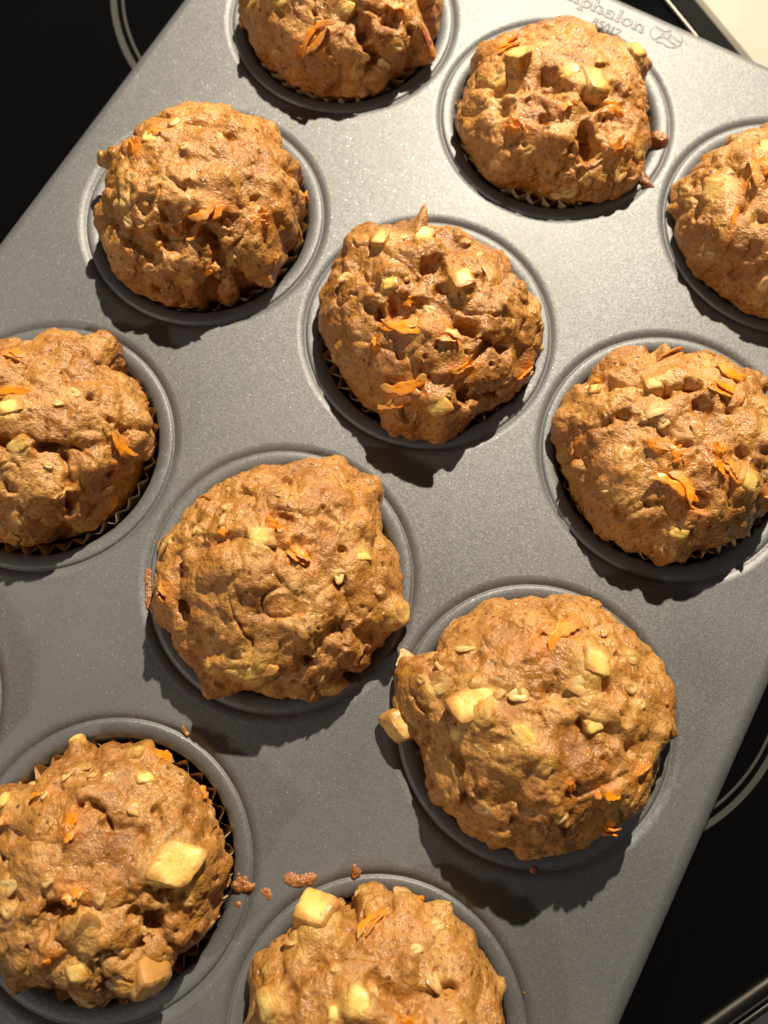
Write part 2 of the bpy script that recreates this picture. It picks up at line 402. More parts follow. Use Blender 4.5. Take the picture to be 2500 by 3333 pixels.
# per muffin: height, radius every 5 degrees, and features found on its surface (angle, angle from the top, ...)
# a apple, c carrot, o oat: direction point, length, width, how far it stands out; h hollow, b bump: radius, depth
MUFFINS = {
'A': dict(h=2.9, R=[3.64, 3.07, 3.39, 3.58, 3.64, 3.55, 3.5, 3.5, 3.5, 3.5, 3.5, 3.5, 3.5, 3.5, 3.5, 3.5, 3.5, 3.5, 3.5, 3.5, 3.5, 3.5, 3.5, 3.5, 3.5, 3.5, 3.5, 3.5, 3.5, 3.5, 3.5, 3.5, 3.5, 3.5, 3.5, 3.5, 3.5, 3.5, 3.5, 3.5, 3.5, 3.5, 3.68, 3.7, 3.6, 3.43, 3.49, 3.52, 3.5, 3.42, 3.32, 3.32, 3.46, 3.56, 3.56, 3.54, 3.52, 3.57, 3.63, 3.48, 3.39, 3.58, 3.59, 3.53, 3.49, 3.45, 3.48, 3.51, 3.48, 3.13, 3.51, 3.81], f=[
  ('a',4.014,1.094,4.102,1.006,0.75,0.55,0.35),('a',4.363,0.794,4.433,0.741,0.59,0.39,0.25),('a',5.376,0.653,5.428,0.6,0.53,0.39,0.2),
  ('c',4.939,0.971,5.149,0.829,1.44,0.34,0.5),('c',6.039,0.829,6.109,0.9,0.55,0.2,0.6),('c',6.196,1.376,6.196,1.588,0.93,0.36,0.3),
  ('o',5.463,1.129,5.515,1.129,0.55,0.35,0.3),('o',5.69,1.359,5.742,1.447,0.61,0.39,0.3),('o',3.787,1.624,3.84,1.465,0.48,0.31,0.3),
  ('o',4.52,1.324,4.59,1.218,0.51,0.33,0.3),('o',5.393,1.341,5.411,1.288,0.55,0.36,0.3),('o',4.957,0.759,5.044,0.741,0.34,0.22,0.3),
  ('o',5.864,1.165,5.917,1.235,0.45,0.29,0.3),('h',5.428,0.741,0.29,0.22),('h',5.515,0.935,0.29,0.22),('h',5.585,1.2,0.4,0.3),
  ('h',5.917,0.9,0.44,0.28),('h',5.131,1.059,0.2,0.12),('h',4.381,0.865,0.25,0.12),('h',6.074,1.129,0.2,0.2),('b',5.585,0.724,0.39,0.2),
  ('b',5.672,0.935,0.34,0.2),('b',5.952,1.076,0.6,0.2),('b',5.411,1.041,0.44,0.2),('b',3.752,1.712,0.32,0.15),
  ('v',0.25,0.25,5.445,0.653,5.515,0.935,5.568,1.2),('v',0.21,0.15,5.603,1.218,5.864,1.712),]),
'B': dict(h=2.12, R=[3.43, 3.36, 3.22, 3.07, 2.98, 2.9, 3.03, 3.13, 3.12, 2.9, 3.37, 3.82, 3.78, 3.46, 3.75, 3.74, 2.9, 2.9, 2.9, 2.9, 3.2, 3.38, 3.39, 3.3, 3.18, 3.13, 3.07, 3.08, 3.11, 3.1, 3.12, 3.16, 3.28, 3.44, 3.6, 3.65, 3.46, 3.16, 3.3, 3.32, 3.36, 3.42, 3.56, 3.66, 3.61, 3.56, 3.51, 3.47, 3.47, 3.44, 3.47, 3.5, 3.48, 3.43, 3.25, 3.06, 3.04, 3.05, 3.23, 3.41, 3.45, 3.47, 3.51, 3.54, 3.6, 3.68, 3.74, 3.8, 3.89, 3.83, 3.7, 3.55], f=[
  ('a',3.368,0.494,3.526,0.406,1,0.73,0.5),('a',0,0.247,0.14,0.318,0.85,1.12,0.25),('a',4.957,0.035,6.091,0.071,0.79,0.53,0.25),
  ('a',0.942,0.829,0.977,1.006,0.68,0.54,0.2),('a',3.683,0.688,3.718,0.6,0.6,0.6,0.15),('c',3.019,0.706,2.897,0.635,0.73,0.54,0.3),
  ('c',5.812,0.882,5.934,0.882,0.62,0.4,0.3),('c',6.074,0.547,6.161,0.688,0.73,0.33,0.2),('c',5.114,0.406,5.009,0.459,0.47,0.2,0.1),
  ('c',4.468,0.794,4.59,0.759,0.61,0.4,0.1),('o',5.76,1.235,5.812,1.147,0.6,0.39,0.3),('o',5.288,1.482,5.358,1.412,0.61,0.4,0.3),
  ('o',6.039,1.112,6.161,1.165,0.67,0.44,0.3),('o',4.503,1.359,4.59,1.324,0.54,0.35,0.3),('o',5.166,1.571,5.236,1.535,0.48,0.31,0.3),
  ('o',5.445,1.218,5.48,1.112,0.53,0.35,0.3),('o',4.73,0.988,4.8,0.918,0.46,0.3,0.3),('o',0.768,0.3,0.768,0.406,0.4,0.26,0.3),
  ('o',2.775,0.335,2.566,0.318,0.33,0.22,0.3),('h',4.276,0.212,0.59,0.4),('h',5.864,0.318,0.52,0.4),('h',5.48,0.865,0.46,0.35),
  ('h',5.463,0.653,0.33,0.3),('h',5.777,0.618,0.46,0.25),('h',3.84,0.706,0.4,0.25),('h',3.211,1.359,0.25,0.2),('h',4.765,0.582,0.26,0.2),
  ('h',4.189,0.706,0.33,0.15),('h',5.253,0.829,0.23,0.15),('h',0.052,0.459,0.4,0.2),('h',6.196,0.635,0.33,0.15),('h',0.82,1.235,0.28,0.2),
  ('b',5.149,0.265,0.72,0.25),('b',1.937,0.353,1.07,0.1),('b',5.131,0.706,0.72,0.25),('b',3.997,1.006,0.81,0.15),('b',4.852,0.724,0.59,0.15),
  ('b',0.942,0.865,0.54,0.15),('b',0.838,0.335,0.4,0.15),('v',0.39,0.25,3.822,0.671,4.259,0.282,5.829,0.318,6.091,0.582),
  ('v',0.3,0.3,5.463,0.618,5.48,0.882,5.393,1.147),]),
'C': dict(h=2.8, R=[3.58, 3.58, 3.58, 3.58, 3.58, 3.58, 3.58, 3.58, 3.58, 3.58, 3.58, 3.58, 3.58, 3.58, 3.58, 3.58, 3.58, 3.58, 3.58, 3.58, 3.58, 3.58, 3.58, 3.58, 3.58, 3.58, 3.27, 3.27, 2.9, 3.14, 3.32, 3.25, 3.02, 3.28, 3.41, 3.26, 3.4, 3.45, 3.92, 3.86, 3.79, 3.73, 3.6, 3.79, 3.81, 3.79, 3.82, 3.87, 3.82, 3.75, 3.68, 3.66, 3.71, 3.78, 3.81, 3.8, 3.78, 3.78, 3.58, 3.58, 3.58, 3.58, 3.58, 3.58, 3.58, 3.58, 3.58, 3.58, 3.58, 3.58, 3.58, 3.58], f=[
  ('a',3.665,0.988,3.7,0.918,0.8,0.8,0.3),('a',3.124,0.565,3.107,0.512,0.46,0.55,0.3),('c',3.56,0.565,3.77,0.618,0.98,0.32,0.35),
  ('c',4.136,0.9,4.224,1.024,1.02,0.14,0.15),('c',3.613,0.476,3.735,0.476,0.42,0.27,0.4),('c',2.985,1.465,2.967,1.465,0.16,0.2,0.3),
  ('o',4.73,1.147,4.73,1.094,0.51,0.33,0.3),('o',3.473,1.394,3.246,1.747,0.54,0.35,0.3),('o',3.508,1.8,3.63,1.465,0.45,0.29,0.3),
  ('o',3.613,1.341,3.648,1.253,0.44,0.28,0.3),('o',3.334,1.465,3.316,1.394,0.3,0.19,0.3),('o',4.032,0.953,4.067,0.9,0.28,0.18,0.3),
  ('o',3.438,0.688,3.386,0.653,0.28,0.18,0.3),('o',4.189,1.253,4.224,1.2,0.38,0.24,0.3),('h',4.468,1.288,0.28,0.2),('h',4.067,1.094,0.23,0.15),
  ('h',3.997,0.759,0.23,0.15),('h',4.241,0.688,0.32,0.2),('h',3.822,1.2,0.19,0.15),('h',3.456,1.271,0.24,0.15),('b',3.334,1.906,0.45,0.3),
  ('b',3.508,1.765,0.35,0.25),('b',4.014,0.988,0.56,0.12),('b',4.294,0.882,0.64,0.15),('v',0.14,0.15,3.91,0.653,4.102,0.865,4.276,1.076),
  ('v',0.19,0.2,3.456,1.112,3.683,1.253,3.787,1.412),]),
'D': dict(h=3.1, R=[3.3, 3.39, 3.51, 3.43, 3.24, 3.31, 3.39, 3.41, 2.9, 3.31, 3.75, 3.6, 3.2, 3.43, 3.56, 3.61, 3.52, 3.33, 3.13, 3.03, 3.16, 3.33, 3.46, 3.46, 3.5, 3.51, 3.4, 3.23, 2.9, 2.9, 2.9, 2.9, 2.9, 2.9, 2.9, 2.9, 3.11, 3.74, 3.48, 2.9, 2.96, 3.18, 2.93, 2.9, 3.28, 3.63, 3.6, 3.45, 3.6, 3.61, 3.62, 3.62, 3.67, 3.7, 3.64, 3.59, 3.58, 3.58, 3.59, 3.63, 3.5, 3.05, 3.08, 3.46, 3.36, 2.93, 3.03, 3.42, 3.64, 3.6, 3.53, 3.46], f=[
  ('a',2.321,0.371,2.182,0.388,0.46,0.3,0.25),('a',3.124,0.353,3.054,0.282,0.56,0.45,0.12),('c',5.655,0.6,5.899,0.6,0.98,0.37,0.55),
  ('c',3.334,0.529,3.438,0.406,0.52,0.46,0.35),('c',3.002,0.318,2.88,0.318,0.25,0.3,0.3),('c',6.231,0.935,0,0.988,0.33,0.57,0.15),
  ('c',0.593,1.535,0.593,1.535,0.39,0.39,0.5),('c',5.463,1.129,5.445,1.2,0.31,0.16,0.2),('o',3.351,1.535,3.857,0.671,0.5,0.33,0.3),
  ('o',4.084,0.476,4.224,0.459,0.5,0.33,0.3),('o',4.276,0.635,4.398,0.618,0.65,0.43,0.3),('o',4.485,0.759,4.573,0.759,0.45,0.3,0.3),
  ('o',5.201,1.165,5.253,1.235,0.57,0.37,0.3),('o',4.73,0.265,4.922,0.282,0.5,0.32,0.3),('o',6.109,1.412,6.161,1.394,0.59,0.38,0.3),
  ('o',0.244,1.553,0.262,1.518,0.66,0.43,0.3),('o',0.175,1.765,0.175,1.676,0.62,0.4,0.3),('o',1.606,0.053,1.414,0.106,0.35,0.23,0.3),
  ('o',4.66,0.706,4.747,0.706,0.3,0.2,0.3),('o',4.154,0.759,4.119,0.706,0.3,0.2,0.3),('o',4.835,1.112,4.904,1.076,0.41,0.27,0.3),
  ('o',1.012,0.335,1.1,0.406,0.3,0.2,0.3),('o',1.187,0.829,1.117,0.865,0.31,0.2,0.3),('h',5.603,0.741,0.55,0.4),('h',5.428,0.6,0.3,0.3),
  ('h',5.061,0.794,0.55,0.35),('h',4.59,0.882,0.41,0.25),('h',5.428,1.394,0.58,0.4),('h',5.69,1.518,0.38,0.3),('h',5.62,0.918,0.25,0.25),
  ('h',4.276,0.935,0.26,0.3),('h',1.065,0.459,0.31,0.25),('h',1.972,0.388,0.25,0.2),('h',4.922,1.412,0.37,0.25),('h',0.82,1.676,0.23,0.2),
  ('h',0.524,1.659,0.22,0.2),('h',0.052,0.776,0.25,0.15),('h',0.017,1.535,0.33,0.2),('h',5.393,0.335,0.3,0.15),('h',6.109,0.018,0.25,0.15),
  ('b',0.209,0.335,1,0.12),('b',5.288,0.547,0.75,0.1),('b',5.707,1.059,0.72,0.25),('b',5.847,1.306,0.58,0.15),('b',5.306,1.041,0.62,0.25),
  ('b',4.451,0.459,0.7,0.15),('b',6.004,1.129,0.47,0.12),('b',3.246,1.306,0.33,0.2),('b',0,0.424,0.3,0.15),
  ('v',0.32,0.3,4.869,0.794,5.149,0.724,5.445,0.653,5.69,0.829,5.585,0.971,5.445,1.394),('v',0.27,0.2,4.102,1.006,4.52,0.882,4.852,0.918,4.957,1.429),
  ('v',0.2,0.2,2.042,0.388,1.536,0.441,1.047,0.529),('v',0.23,0.15,5.864,1.871,0,1.588,0.82,1.747),]),
'E': dict(h=2.7, R=[3.53, 3.6, 3.6, 3.64, 3.67, 3.69, 3.67, 3.57, 3.47, 3.32, 3.17, 2.93, 3.19, 3.47, 3.36, 3.06, 3.03, 3.13, 3.22, 3.23, 3.2, 3.2, 3.12, 2.99, 3.38, 3.75, 3.58, 3.44, 3.44, 3.56, 3.7, 3.85, 4.06, 3.91, 3.69, 3.59, 3.57, 3.63, 3.67, 3.7, 3.67, 3.59, 3.55, 3.55, 3.46, 3.34, 3.3, 3.27, 3.26, 3.28, 3.28, 3.24, 3.25, 3.2, 3.29, 3.76, 3.88, 3.85, 3.78, 3.63, 3.73, 3.83, 3.8, 3.79, 3.63, 3.38, 3.35, 3.38, 3.43, 3.49, 3.52, 3.49], f=[
  ('a',2.758,0.671,2.705,0.618,0.51,0.81,0.5),('a',2.217,0.476,2.094,0.441,0.55,0.65,0.3),('a',0.75,0.212,0.785,0.282,0.73,0.73,0.5),
  ('a',5.271,1.006,5.341,0.988,0.74,0.64,0.3),('a',0.367,1.712,0.314,1.5,0.32,0.54,0.4),('a',3.578,0.318,3.578,0.265,0.54,0.39,0.2),
  ('c',4.66,0.335,5.411,0.3,1.8,0.46,0.4),('c',4.136,0.212,4.136,0.159,0.39,0.19,0.4),('c',5.585,0.724,5.76,0.706,0.83,0.44,0.35),
  ('c',4.904,0.971,5.114,0.829,1.56,0.59,0.4),('c',6.248,1.394,0.052,1.412,0.59,0.31,0.4),('c',4.381,0.706,4.381,0.741,0.25,0.29,0.12),
  ('c',5.428,0.388,5.62,0.459,0.8,0.34,0.2),('o',3.351,0.865,3.316,0.794,0.56,0.36,0.3),('o',0.419,1.2,0.506,1.376,0.41,0.27,0.3),
  ('o',0.855,0.547,0.733,0.547,0.7,0.45,0.3),('o',4.067,1.429,4.154,1.341,0.57,0.37,0.3),('o',3.176,0.194,2.932,0.229,0.34,0.22,0.3),
  ('o',1.553,0.741,1.571,1.006,0.31,0.2,0.3),('o',3.648,1.041,3.613,0.971,0.46,0.3,0.3),('o',5.376,0.9,5.445,0.918,0.29,0.19,0.3),
  ('o',5.079,0.176,5.323,0.194,0.44,0.28,0.3),('o',6.004,1.129,6.074,1.147,0.4,0.26,0.3),('o',3.683,0.265,3.473,0.265,0.29,0.19,0.3),
  ('o',1.274,0.635,1.274,0.776,0.3,0.2,0.3),('o',2.496,0.6,2.251,1.782,0.35,0.23,0.3),('h',4.311,0.318,0.58,0.4),('h',4.119,0.512,0.29,0.3),
  ('h',4.747,0.141,0.29,0.2),('h',5.917,0.388,0.39,0.35),('h',6.231,0.865,0.3,0.3),('h',4.765,0.918,0.25,0.25),('h',4.992,1.165,0.35,0.3),
  ('h',2.077,0.194,0.44,0.35),('h',0.628,0.053,0.29,0.3),('h',0.838,0.406,0.3,0.25),('h',4.747,0.653,0.17,0.12),('h',5.079,0.688,0.12,0.15),
  ('h',5.096,0.565,0.12,0.15),('h',5.55,0.988,0.35,0.3),('h',5.864,1.341,0.26,0.2),('h',5.568,1.394,0.31,0.3),('h',3.56,0.476,0.25,0.15),
  ('h',3.822,0.6,0.25,0.15),('h',0.244,0.935,0.25,0.15),('b',2.129,0.371,0.5,0.25),('b',3.316,0.335,0.44,0.2),('b',3.857,0.406,0.64,0.12),
  ('b',5.253,0.935,0.64,0.3),('b',0.314,0.547,0.98,0.1),('b',5.271,0.424,0.77,0.12),('b',5.533,1.147,0.4,0.2),('b',2.88,1.2,0.37,0.15),
  ('b',5.934,0.547,0.34,0.2),('b',5.027,1.871,0.47,0.15),('b',5.341,1.376,0.46,0.15),
  ('v',0.3,0.25,3.857,0.6,4.136,0.494,4.328,0.282,5.306,0.124,5.934,0.371,6.074,0.635,6.213,0.882),
  ('v',0.24,0.15,3.037,1.2,3.368,0.618,3.491,0.371,2.967,0.124),
  ('v',0.22,0.2,4.765,1.553,4.852,0.847,5.096,0.794,5.428,0.776,5.899,0.706,6.109,0.653),('v',0.21,0.2,5.585,1.588,5.498,0.953,5.882,1.359),
  ('t',2.217,0.776,0.07,0.61,0.34),]),
'F': dict(h=2.5, R=[3.4, 3.4, 3.4, 3.4, 3.4, 3.4, 3.4, 3.4, 3.4, 3.4, 3.4, 3.4, 3.4, 3.64, 3.53, 3.37, 3.32, 3.39, 3.38, 3.35, 3.32, 3.26, 3.17, 2.96, 3.03, 3.19, 3.08, 2.95, 3.34, 3.59, 3.56, 3.55, 3.56, 3.42, 3.47, 3.68, 3.79, 3.73, 3.73, 3.76, 3.6, 3.48, 3.37, 3.22, 3.32, 3.34, 3.37, 3.42, 3.43, 3.4, 3.52, 3.67, 3.65, 3.52, 3.49, 3.46, 3.28, 3.45, 3.66, 3.56, 3.33, 3.19, 3.26, 3.34, 3.29, 3.24, 3.31, 3.31, 3.25, 3.18, 3.4, 3.4], f=[
  ('a',5.952,0.618,6.004,0.671,0.59,0.71,0.4),('a',5.061,0.953,5.114,0.971,0.51,0.34,0.4),('a',3.107,1.006,3.089,0.953,0.4,0.35,0.25),
  ('a',2.74,0.529,2.67,0.512,0.56,0.56,0.25),('a',0.838,0.688,0.838,0.812,0.3,0.3,0.4),('c',2.217,0.9,1.885,1.094,1.53,0.2,0.5),
  ('c',1.623,0.653,1.326,0.706,1.34,0.26,0.5),('c',1.484,0.406,1.187,0.441,0.9,0.47,0.25),('c',4.084,0.371,4.363,0.335,0.79,0.21,0.3),
  ('c',4.468,0.282,4.712,0.335,0.65,0.33,0.3),('c',4.835,0.547,5.131,0.688,1.38,0.5,0.4),('c',5.725,0.388,5.76,0.512,0.73,0.62,0.3),
  ('c',5.794,0.229,5.899,0.282,0.36,0.29,0.35),('c',3.002,1.112,3.037,1.129,0.28,0.22,0.2),('c',3.718,1.271,3.735,1.429,0.41,0.27,0.1),
  ('c',6.091,0.935,6.091,0.953,0.09,0.26,0.3),('o',3.159,0.353,3.037,0.335,0.76,0.5,0.3),('o',4.451,0.018,5.306,0.053,0.58,0.38,0.3),
  ('o',3.962,0.671,3.927,0.618,0.59,0.39,0.3),('o',1.798,0.935,1.728,1.129,0.67,0.43,0.3),('o',1.623,0.794,1.553,0.847,0.48,0.31,0.3),
  ('o',4.398,0.918,4.416,0.865,0.47,0.3,0.3),('o',5.585,1.253,5.725,1.571,0.3,0.2,0.3),('o',3.438,1.165,3.421,1.076,0.4,0.26,0.3),
  ('o',3.386,1.835,3.403,1.359,0.42,0.27,0.3),('o',3.526,0.265,3.421,0.229,0.38,0.25,0.3),('o',5.131,0.847,5.184,0.812,0.46,0.3,0.3),
  ('o',4.206,1.006,4.241,0.953,0.34,0.22,0.3),('o',3.403,0.424,3.351,0.388,0.34,0.22,0.3),('h',1.815,0.159,0.34,0.3),('h',2.758,0.406,0.34,0.3),
  ('h',4.468,1.076,0.3,0.25),('h',3.526,0.759,0.26,0.25),('h',3.019,0.9,0.26,0.3),('h',0.925,0.282,0.25,0.2),('h',3.875,0.565,0.19,0.2),
  ('h',2.129,0.388,0.3,0.3),('h',4.608,0.794,0.17,0.15),('h',5.201,0.618,0.33,0.25),('h',6.231,0.406,0.29,0.3),('h',4.468,0.176,0.25,0.2),
  ('h',3.386,0.6,0.21,0.2),('h',3.543,1.059,0.22,0.2),('h',1.344,0.6,0.22,0.2),('b',2.635,1.076,0.68,0.12),('b',2.391,0.582,0.65,0.15),
  ('b',3.107,1.888,0.52,0.2),('b',4.102,0.688,0.47,0.15),('b',5.044,1.235,0.52,0.15),('b',5.428,0.829,0.38,0.15),('b',2.775,1.235,0.41,0.1),
  ('b',2.182,1.2,0.23,0.2),('b',4.643,1.147,0.43,0.1),('v',0.21,0.25,3.037,1.182,3.002,0.865,2.88,0.671,2.758,0.406,2.129,0.371),
  ('v',0.19,0.2,3.578,1.182,3.526,0.776,3.421,0.6,3.543,0.335,4.381,0.194),('v',0.17,0.15,4.398,1.271,4.52,1.006,4.66,0.759,5.201,0.635),
  ('t',2.269,0.971,-0.16,0.24,0.17),]),
'G': dict(h=2.6, R=[2.9, 2.9, 2.9, 3.06, 3.14, 3.43, 3.57, 3.54, 3.48, 3.43, 3.39, 3.4, 3.41, 3.37, 3.26, 2.94, 3.61, 3.97, 3.69, 3.24, 3.53, 3.6, 3.6, 3.56, 3.42, 3.12, 3.06, 3.2, 3.29, 3.44, 3.27, 3.27, 3.27, 3.27, 3.27, 3.27, 3.27, 3.27, 3.27, 3.27, 3.27, 3.27, 3.27, 3.27, 3.27, 3.27, 3.27, 3.27, 3.27, 3.27, 3.27, 3.27, 3.27, 3.27, 3.27, 3.27, 3.29, 3.29, 3.32, 3.38, 3.37, 3.25, 2.9, 2.9, 2.9, 3.21, 3.3, 3.21, 3.04, 2.9, 2.9, 2.9], f=[
  ('a',1.484,0.053,1.169,0.088,0.79,0.55,0.5),('a',5.62,0.282,5.76,0.282,0.68,0.44,0.3),('c',1.728,0.176,1.204,0.265,1.05,0.24,0.35),
  ('c',0.367,1.094,0.262,1.376,1.08,0.34,0.35),('c',2.147,0.582,1.972,0.494,0.59,0.39,0.12),('c',0.14,1.253,0.105,1.341,0.35,0.22,0.12),
  ('o',0.942,0.547,0.908,0.582,0.53,0.34,0.3),('o',0.803,0.406,0.785,0.441,0.35,0.23,0.3),('o',5.445,1.041,5.48,1.094,0.46,0.3,0.3),
  ('o',5.288,1.024,5.306,1.094,0.6,0.39,0.3),('o',0.07,0.229,0.192,0.247,0.34,0.22,0.3),('o',0.454,0.865,0.436,0.9,0.43,0.28,0.3),
  ('o',5.794,0.918,5.847,0.9,0.28,0.18,0.3),('o',6.178,1.429,6.231,1.5,0.55,0.36,0.3),('o',0.297,1.094,0.297,1.165,0.5,0.33,0.3),
  ('o',5.166,1.271,5.201,1.288,0.36,0.23,0.3),('o',0.209,1.676,0.262,1.606,0.38,0.25,0.3),('o',5.917,0.6,5.969,0.635,0.28,0.18,0.3),
  ('h',0.541,0.865,0.18,0.3),('h',0.82,0.688,0.14,0.18),('h',5.76,1.165,0.28,0.35),('h',5.149,0.212,0.21,0.3),('h',1.71,0.318,0.1,0.12),
  ('h',0.052,1.306,0.22,0.3),('h',6.074,0.459,0.38,0.25),('h',0.489,1.059,0.18,0.25),('h',5.952,0.882,0.25,0.15),('h',5.253,0.671,0.28,0.2),
  ('h',1.169,0.565,0.09,0.1),('h',0.401,1.888,0.19,0.2),('b',1.466,1.271,0.38,0.2),('b',0.349,0.618,0.7,0.12),('b',5.742,0.882,0.52,0.2),
  ('b',0.471,1.271,0.4,0.15),('b',6.231,0.882,0.56,0.15),('b',6.074,0.353,0.41,0.15),('b',1.833,0.812,0.73,0.05),('b',0.349,1.235,0.29,0.1),
  ('v',0.18,0.18,5.149,0.229,6.091,0.265,6.109,0.476,0.175,0.759,0.314,0.935),('v',0.16,0.25,6.161,0.635,5.952,0.882,5.76,1.165),
  ('v',0.14,0.2,0.035,1.324,0.227,1.271,0.506,1.059),]),
'H': dict(h=2.9, R=[3.69, 3.82, 4.16, 3.94, 3.63, 3.54, 3.46, 3.44, 3.44, 3.42, 3.4, 3.45, 3.51, 3.73, 4.13, 4.11, 3.67, 3.96, 4.2, 3.86, 3.55, 3.45, 3.31, 3.22, 3.16, 3.29, 3.41, 3.38, 3.35, 3.34, 3.33, 3.35, 3.39, 3.4, 3.36, 3.36, 3.4, 3.4, 3.54, 3.71, 3.61, 3.53, 3.71, 3.65, 3.56, 3.81, 3.76, 3.43, 3.51, 3.64, 3.61, 3.5, 3.47, 3.68, 3.99, 3.94, 3.54, 3.4, 3.45, 3.46, 3.53, 3.48, 3.56, 3.82, 3.73, 3.75, 3.63, 3.42, 3.78, 3.81, 3.63, 3.74], f=[
  ('a',2.269,0.176,1.99,0.159,0.86,0.52,0.3),('a',1.309,1.818,1.239,1.253,0.82,0.71,0.5),('a',0.192,1.235,0.227,1.465,0.76,0.71,0.45),
  ('a',5.044,0.918,5.114,0.882,1.49,0.53,0.35),('a',5.707,1.412,5.76,1.571,0.8,0.55,0.35),('a',3.421,1.712,3.421,1.006,0.49,0.81,0.2),
  ('a',0.611,0.759,0.611,0.847,0.54,0.29,0.12),('c',1.92,0.265,1.658,0.229,0.49,0.29,0.4),('c',0.768,0.212,0.471,0.282,0.81,0.4,0.4),
  ('c',3.892,0.988,3.962,0.882,0.44,0.49,0.35),('c',3.037,0.406,2.95,0.406,0.24,0.19,0.1),('o',1.92,0.618,1.833,0.635,0.54,0.35,0.3),
  ('o',2.897,1.147,2.827,1.112,0.41,0.27,0.3),('o',2.723,0.582,2.635,0.529,0.39,0.25,0.3),('o',3.421,1.059,3.351,1.094,0.66,0.43,0.3),
  ('o',2.862,0.494,2.758,0.512,0.44,0.28,0.3),('o',5.69,1.147,5.742,1.112,0.49,0.32,0.3),('o',4.712,1.024,4.712,0.935,0.53,0.35,0.3),
  ('o',0.332,0.529,0.436,0.529,0.43,0.28,0.3),('o',5.899,0.618,5.882,0.688,0.33,0.22,0.3),('o',3.176,0.724,3.107,0.688,0.39,0.26,0.3),
  ('o',0.995,0.688,0.977,0.776,0.39,0.26,0.3),('o',0.297,0.953,0.332,1.059,0.39,0.26,0.3),('o',5.655,0.865,5.725,0.9,0.33,0.22,0.3),
  ('o',5.393,1.447,5.463,1.271,0.4,0.26,0.3),('h',2.496,0.724,0.2,0.25),('h',2.827,0.618,0.22,0.22),('h',3.194,0.794,0.3,0.28),
  ('h',1.082,0.247,0.26,0.35),('h',0.279,0.565,0.26,0.25),('h',6.039,0.776,0.48,0.3),('h',0.541,1.059,0.16,0.3),('h',1.937,0.829,0.23,0.22),
  ('h',4.887,0.776,0.24,0.25),('h',1.815,0.318,0.29,0.25),('h',3.735,0.829,0.24,0.2),('h',4.102,0.865,0.24,0.25),('h',5.637,0.882,0.26,0.3),
  ('h',5.882,1.553,0.23,0.3),('h',1.344,0.582,0.12,0.15),('h',2.426,0.459,0.19,0.12),('h',4.538,0.724,0.17,0.15),('h',6.248,0.794,0.24,0.15),
  ('h',5.114,0.388,0.19,0.08),('h',0.646,0.265,0.19,0.3),('h',0.698,0.582,0.17,0.2),('h',6.021,1.288,0.3,0.2),('b',3.927,0.141,1.32,0.3),
  ('b',6.039,0.194,0.42,0.15),('b',5.725,0.565,0.42,0.25),('b',3.822,0.565,0.53,0.1),('b',3.997,1.747,0.42,0.12),('b',1.553,1.271,0.32,0.15),
  ('b',0.803,0.6,0.73,0.08),('b',4.817,1.324,0.45,0.15),('b',3.63,1.712,0.32,0.1),('b',2.094,0.547,0.59,0.05),
  ('v',0.24,0.2,3.456,0.6,3.246,0.476,2.775,0.212,1.082,0.141,0.454,0.247),('v',0.25,0.25,4.171,0.882,3.787,0.776,3.526,0.812),
  ('v',0.28,0.12,4.049,0.565,4.468,0.318,5.114,0.371,5.76,0.388,0.017,0.318),('v',0.22,0.2,5.637,0.865,5.934,0.741,6.126,0.759,6.178,1.235),
  ('v',0.19,0.2,4.573,1.306,5.027,1.235,5.376,1.076,5.637,0.918),('t',1.588,1.712,-0.42,0.18,0.25),('t',5.55,1.341,0.08,-0.24,0.03),]),
'I': dict(h=3.0, R=[3.43, 3.36, 3.47, 3.53, 3.71, 4.01, 3.88, 3.79, 3.9, 3.83, 3.86, 3.86, 3.77, 3.72, 3.71, 3.71, 3.66, 3.75, 3.94, 3.92, 3.83, 3.75, 3.62, 3.53, 3.5, 3.47, 3.49, 3.63, 3.74, 3.71, 3.67, 3.68, 3.63, 3.59, 3.57, 3.51, 3.8, 4.24, 4.31, 4.24, 4.1, 3.85, 3.58, 3.52, 3.54, 3.45, 3.42, 3.47, 3.58, 3.67, 3.57, 3.49, 3.55, 3.56, 3.64, 3.67, 3.47, 3.47, 3.58, 3.56, 3.54, 3.52, 3.48, 3.45, 3.4, 3.4, 3.45, 3.38, 3.41, 3.54, 3.57, 3.51], f=[
  ('a',1.484,0.494,1.379,0.529,0.85,0.9,0.45),('a',3.63,1.553,3.683,1.553,0.99,0.99,0.75),('a',3.386,0.565,3.299,0.512,1.37,0.95,0.3),
  ('a',3.91,0.212,4.119,0.194,0.77,0.41,0.35),('a',0.506,0.247,0.576,0.3,0.57,0.41,0.25),('a',3.752,0.724,3.77,0.653,0.48,0.48,0.15),
  ('c',2.042,0.635,1.85,0.759,1.04,0.49,0.4),('c',0.035,0.759,0.122,0.812,0.52,0.26,0.6),('c',5.742,1.076,5.847,1.235,0.57,0.43,0.5),
  ('c',5.411,0.406,5.48,0.406,0.23,0.36,0.3),('c',5.864,0.6,5.934,0.671,0.53,0.31,0.1),('o',3.299,0.918,3.281,0.847,0.98,0.64,0.3),
  ('o',2.897,0.935,2.845,0.865,0.77,0.5,0.3),('o',3.246,1.747,3.194,1.482,1.02,0.66,0.3),('o',1.449,0.3,1.292,0.318,0.89,0.58,0.3),
  ('o',1.169,0.865,1.012,1.818,0.66,0.43,0.3),('o',0.977,1.094,0.925,1.306,0.67,0.44,0.3),('o',4.503,0.9,4.555,0.829,0.58,0.38,0.3),
  ('o',2.827,1.412,2.758,1.429,0.59,0.38,0.3),('o',0.733,0.635,0.768,0.724,0.42,0.28,0.3),('o',3.316,1.059,3.229,1.976,0.39,0.25,0.3),
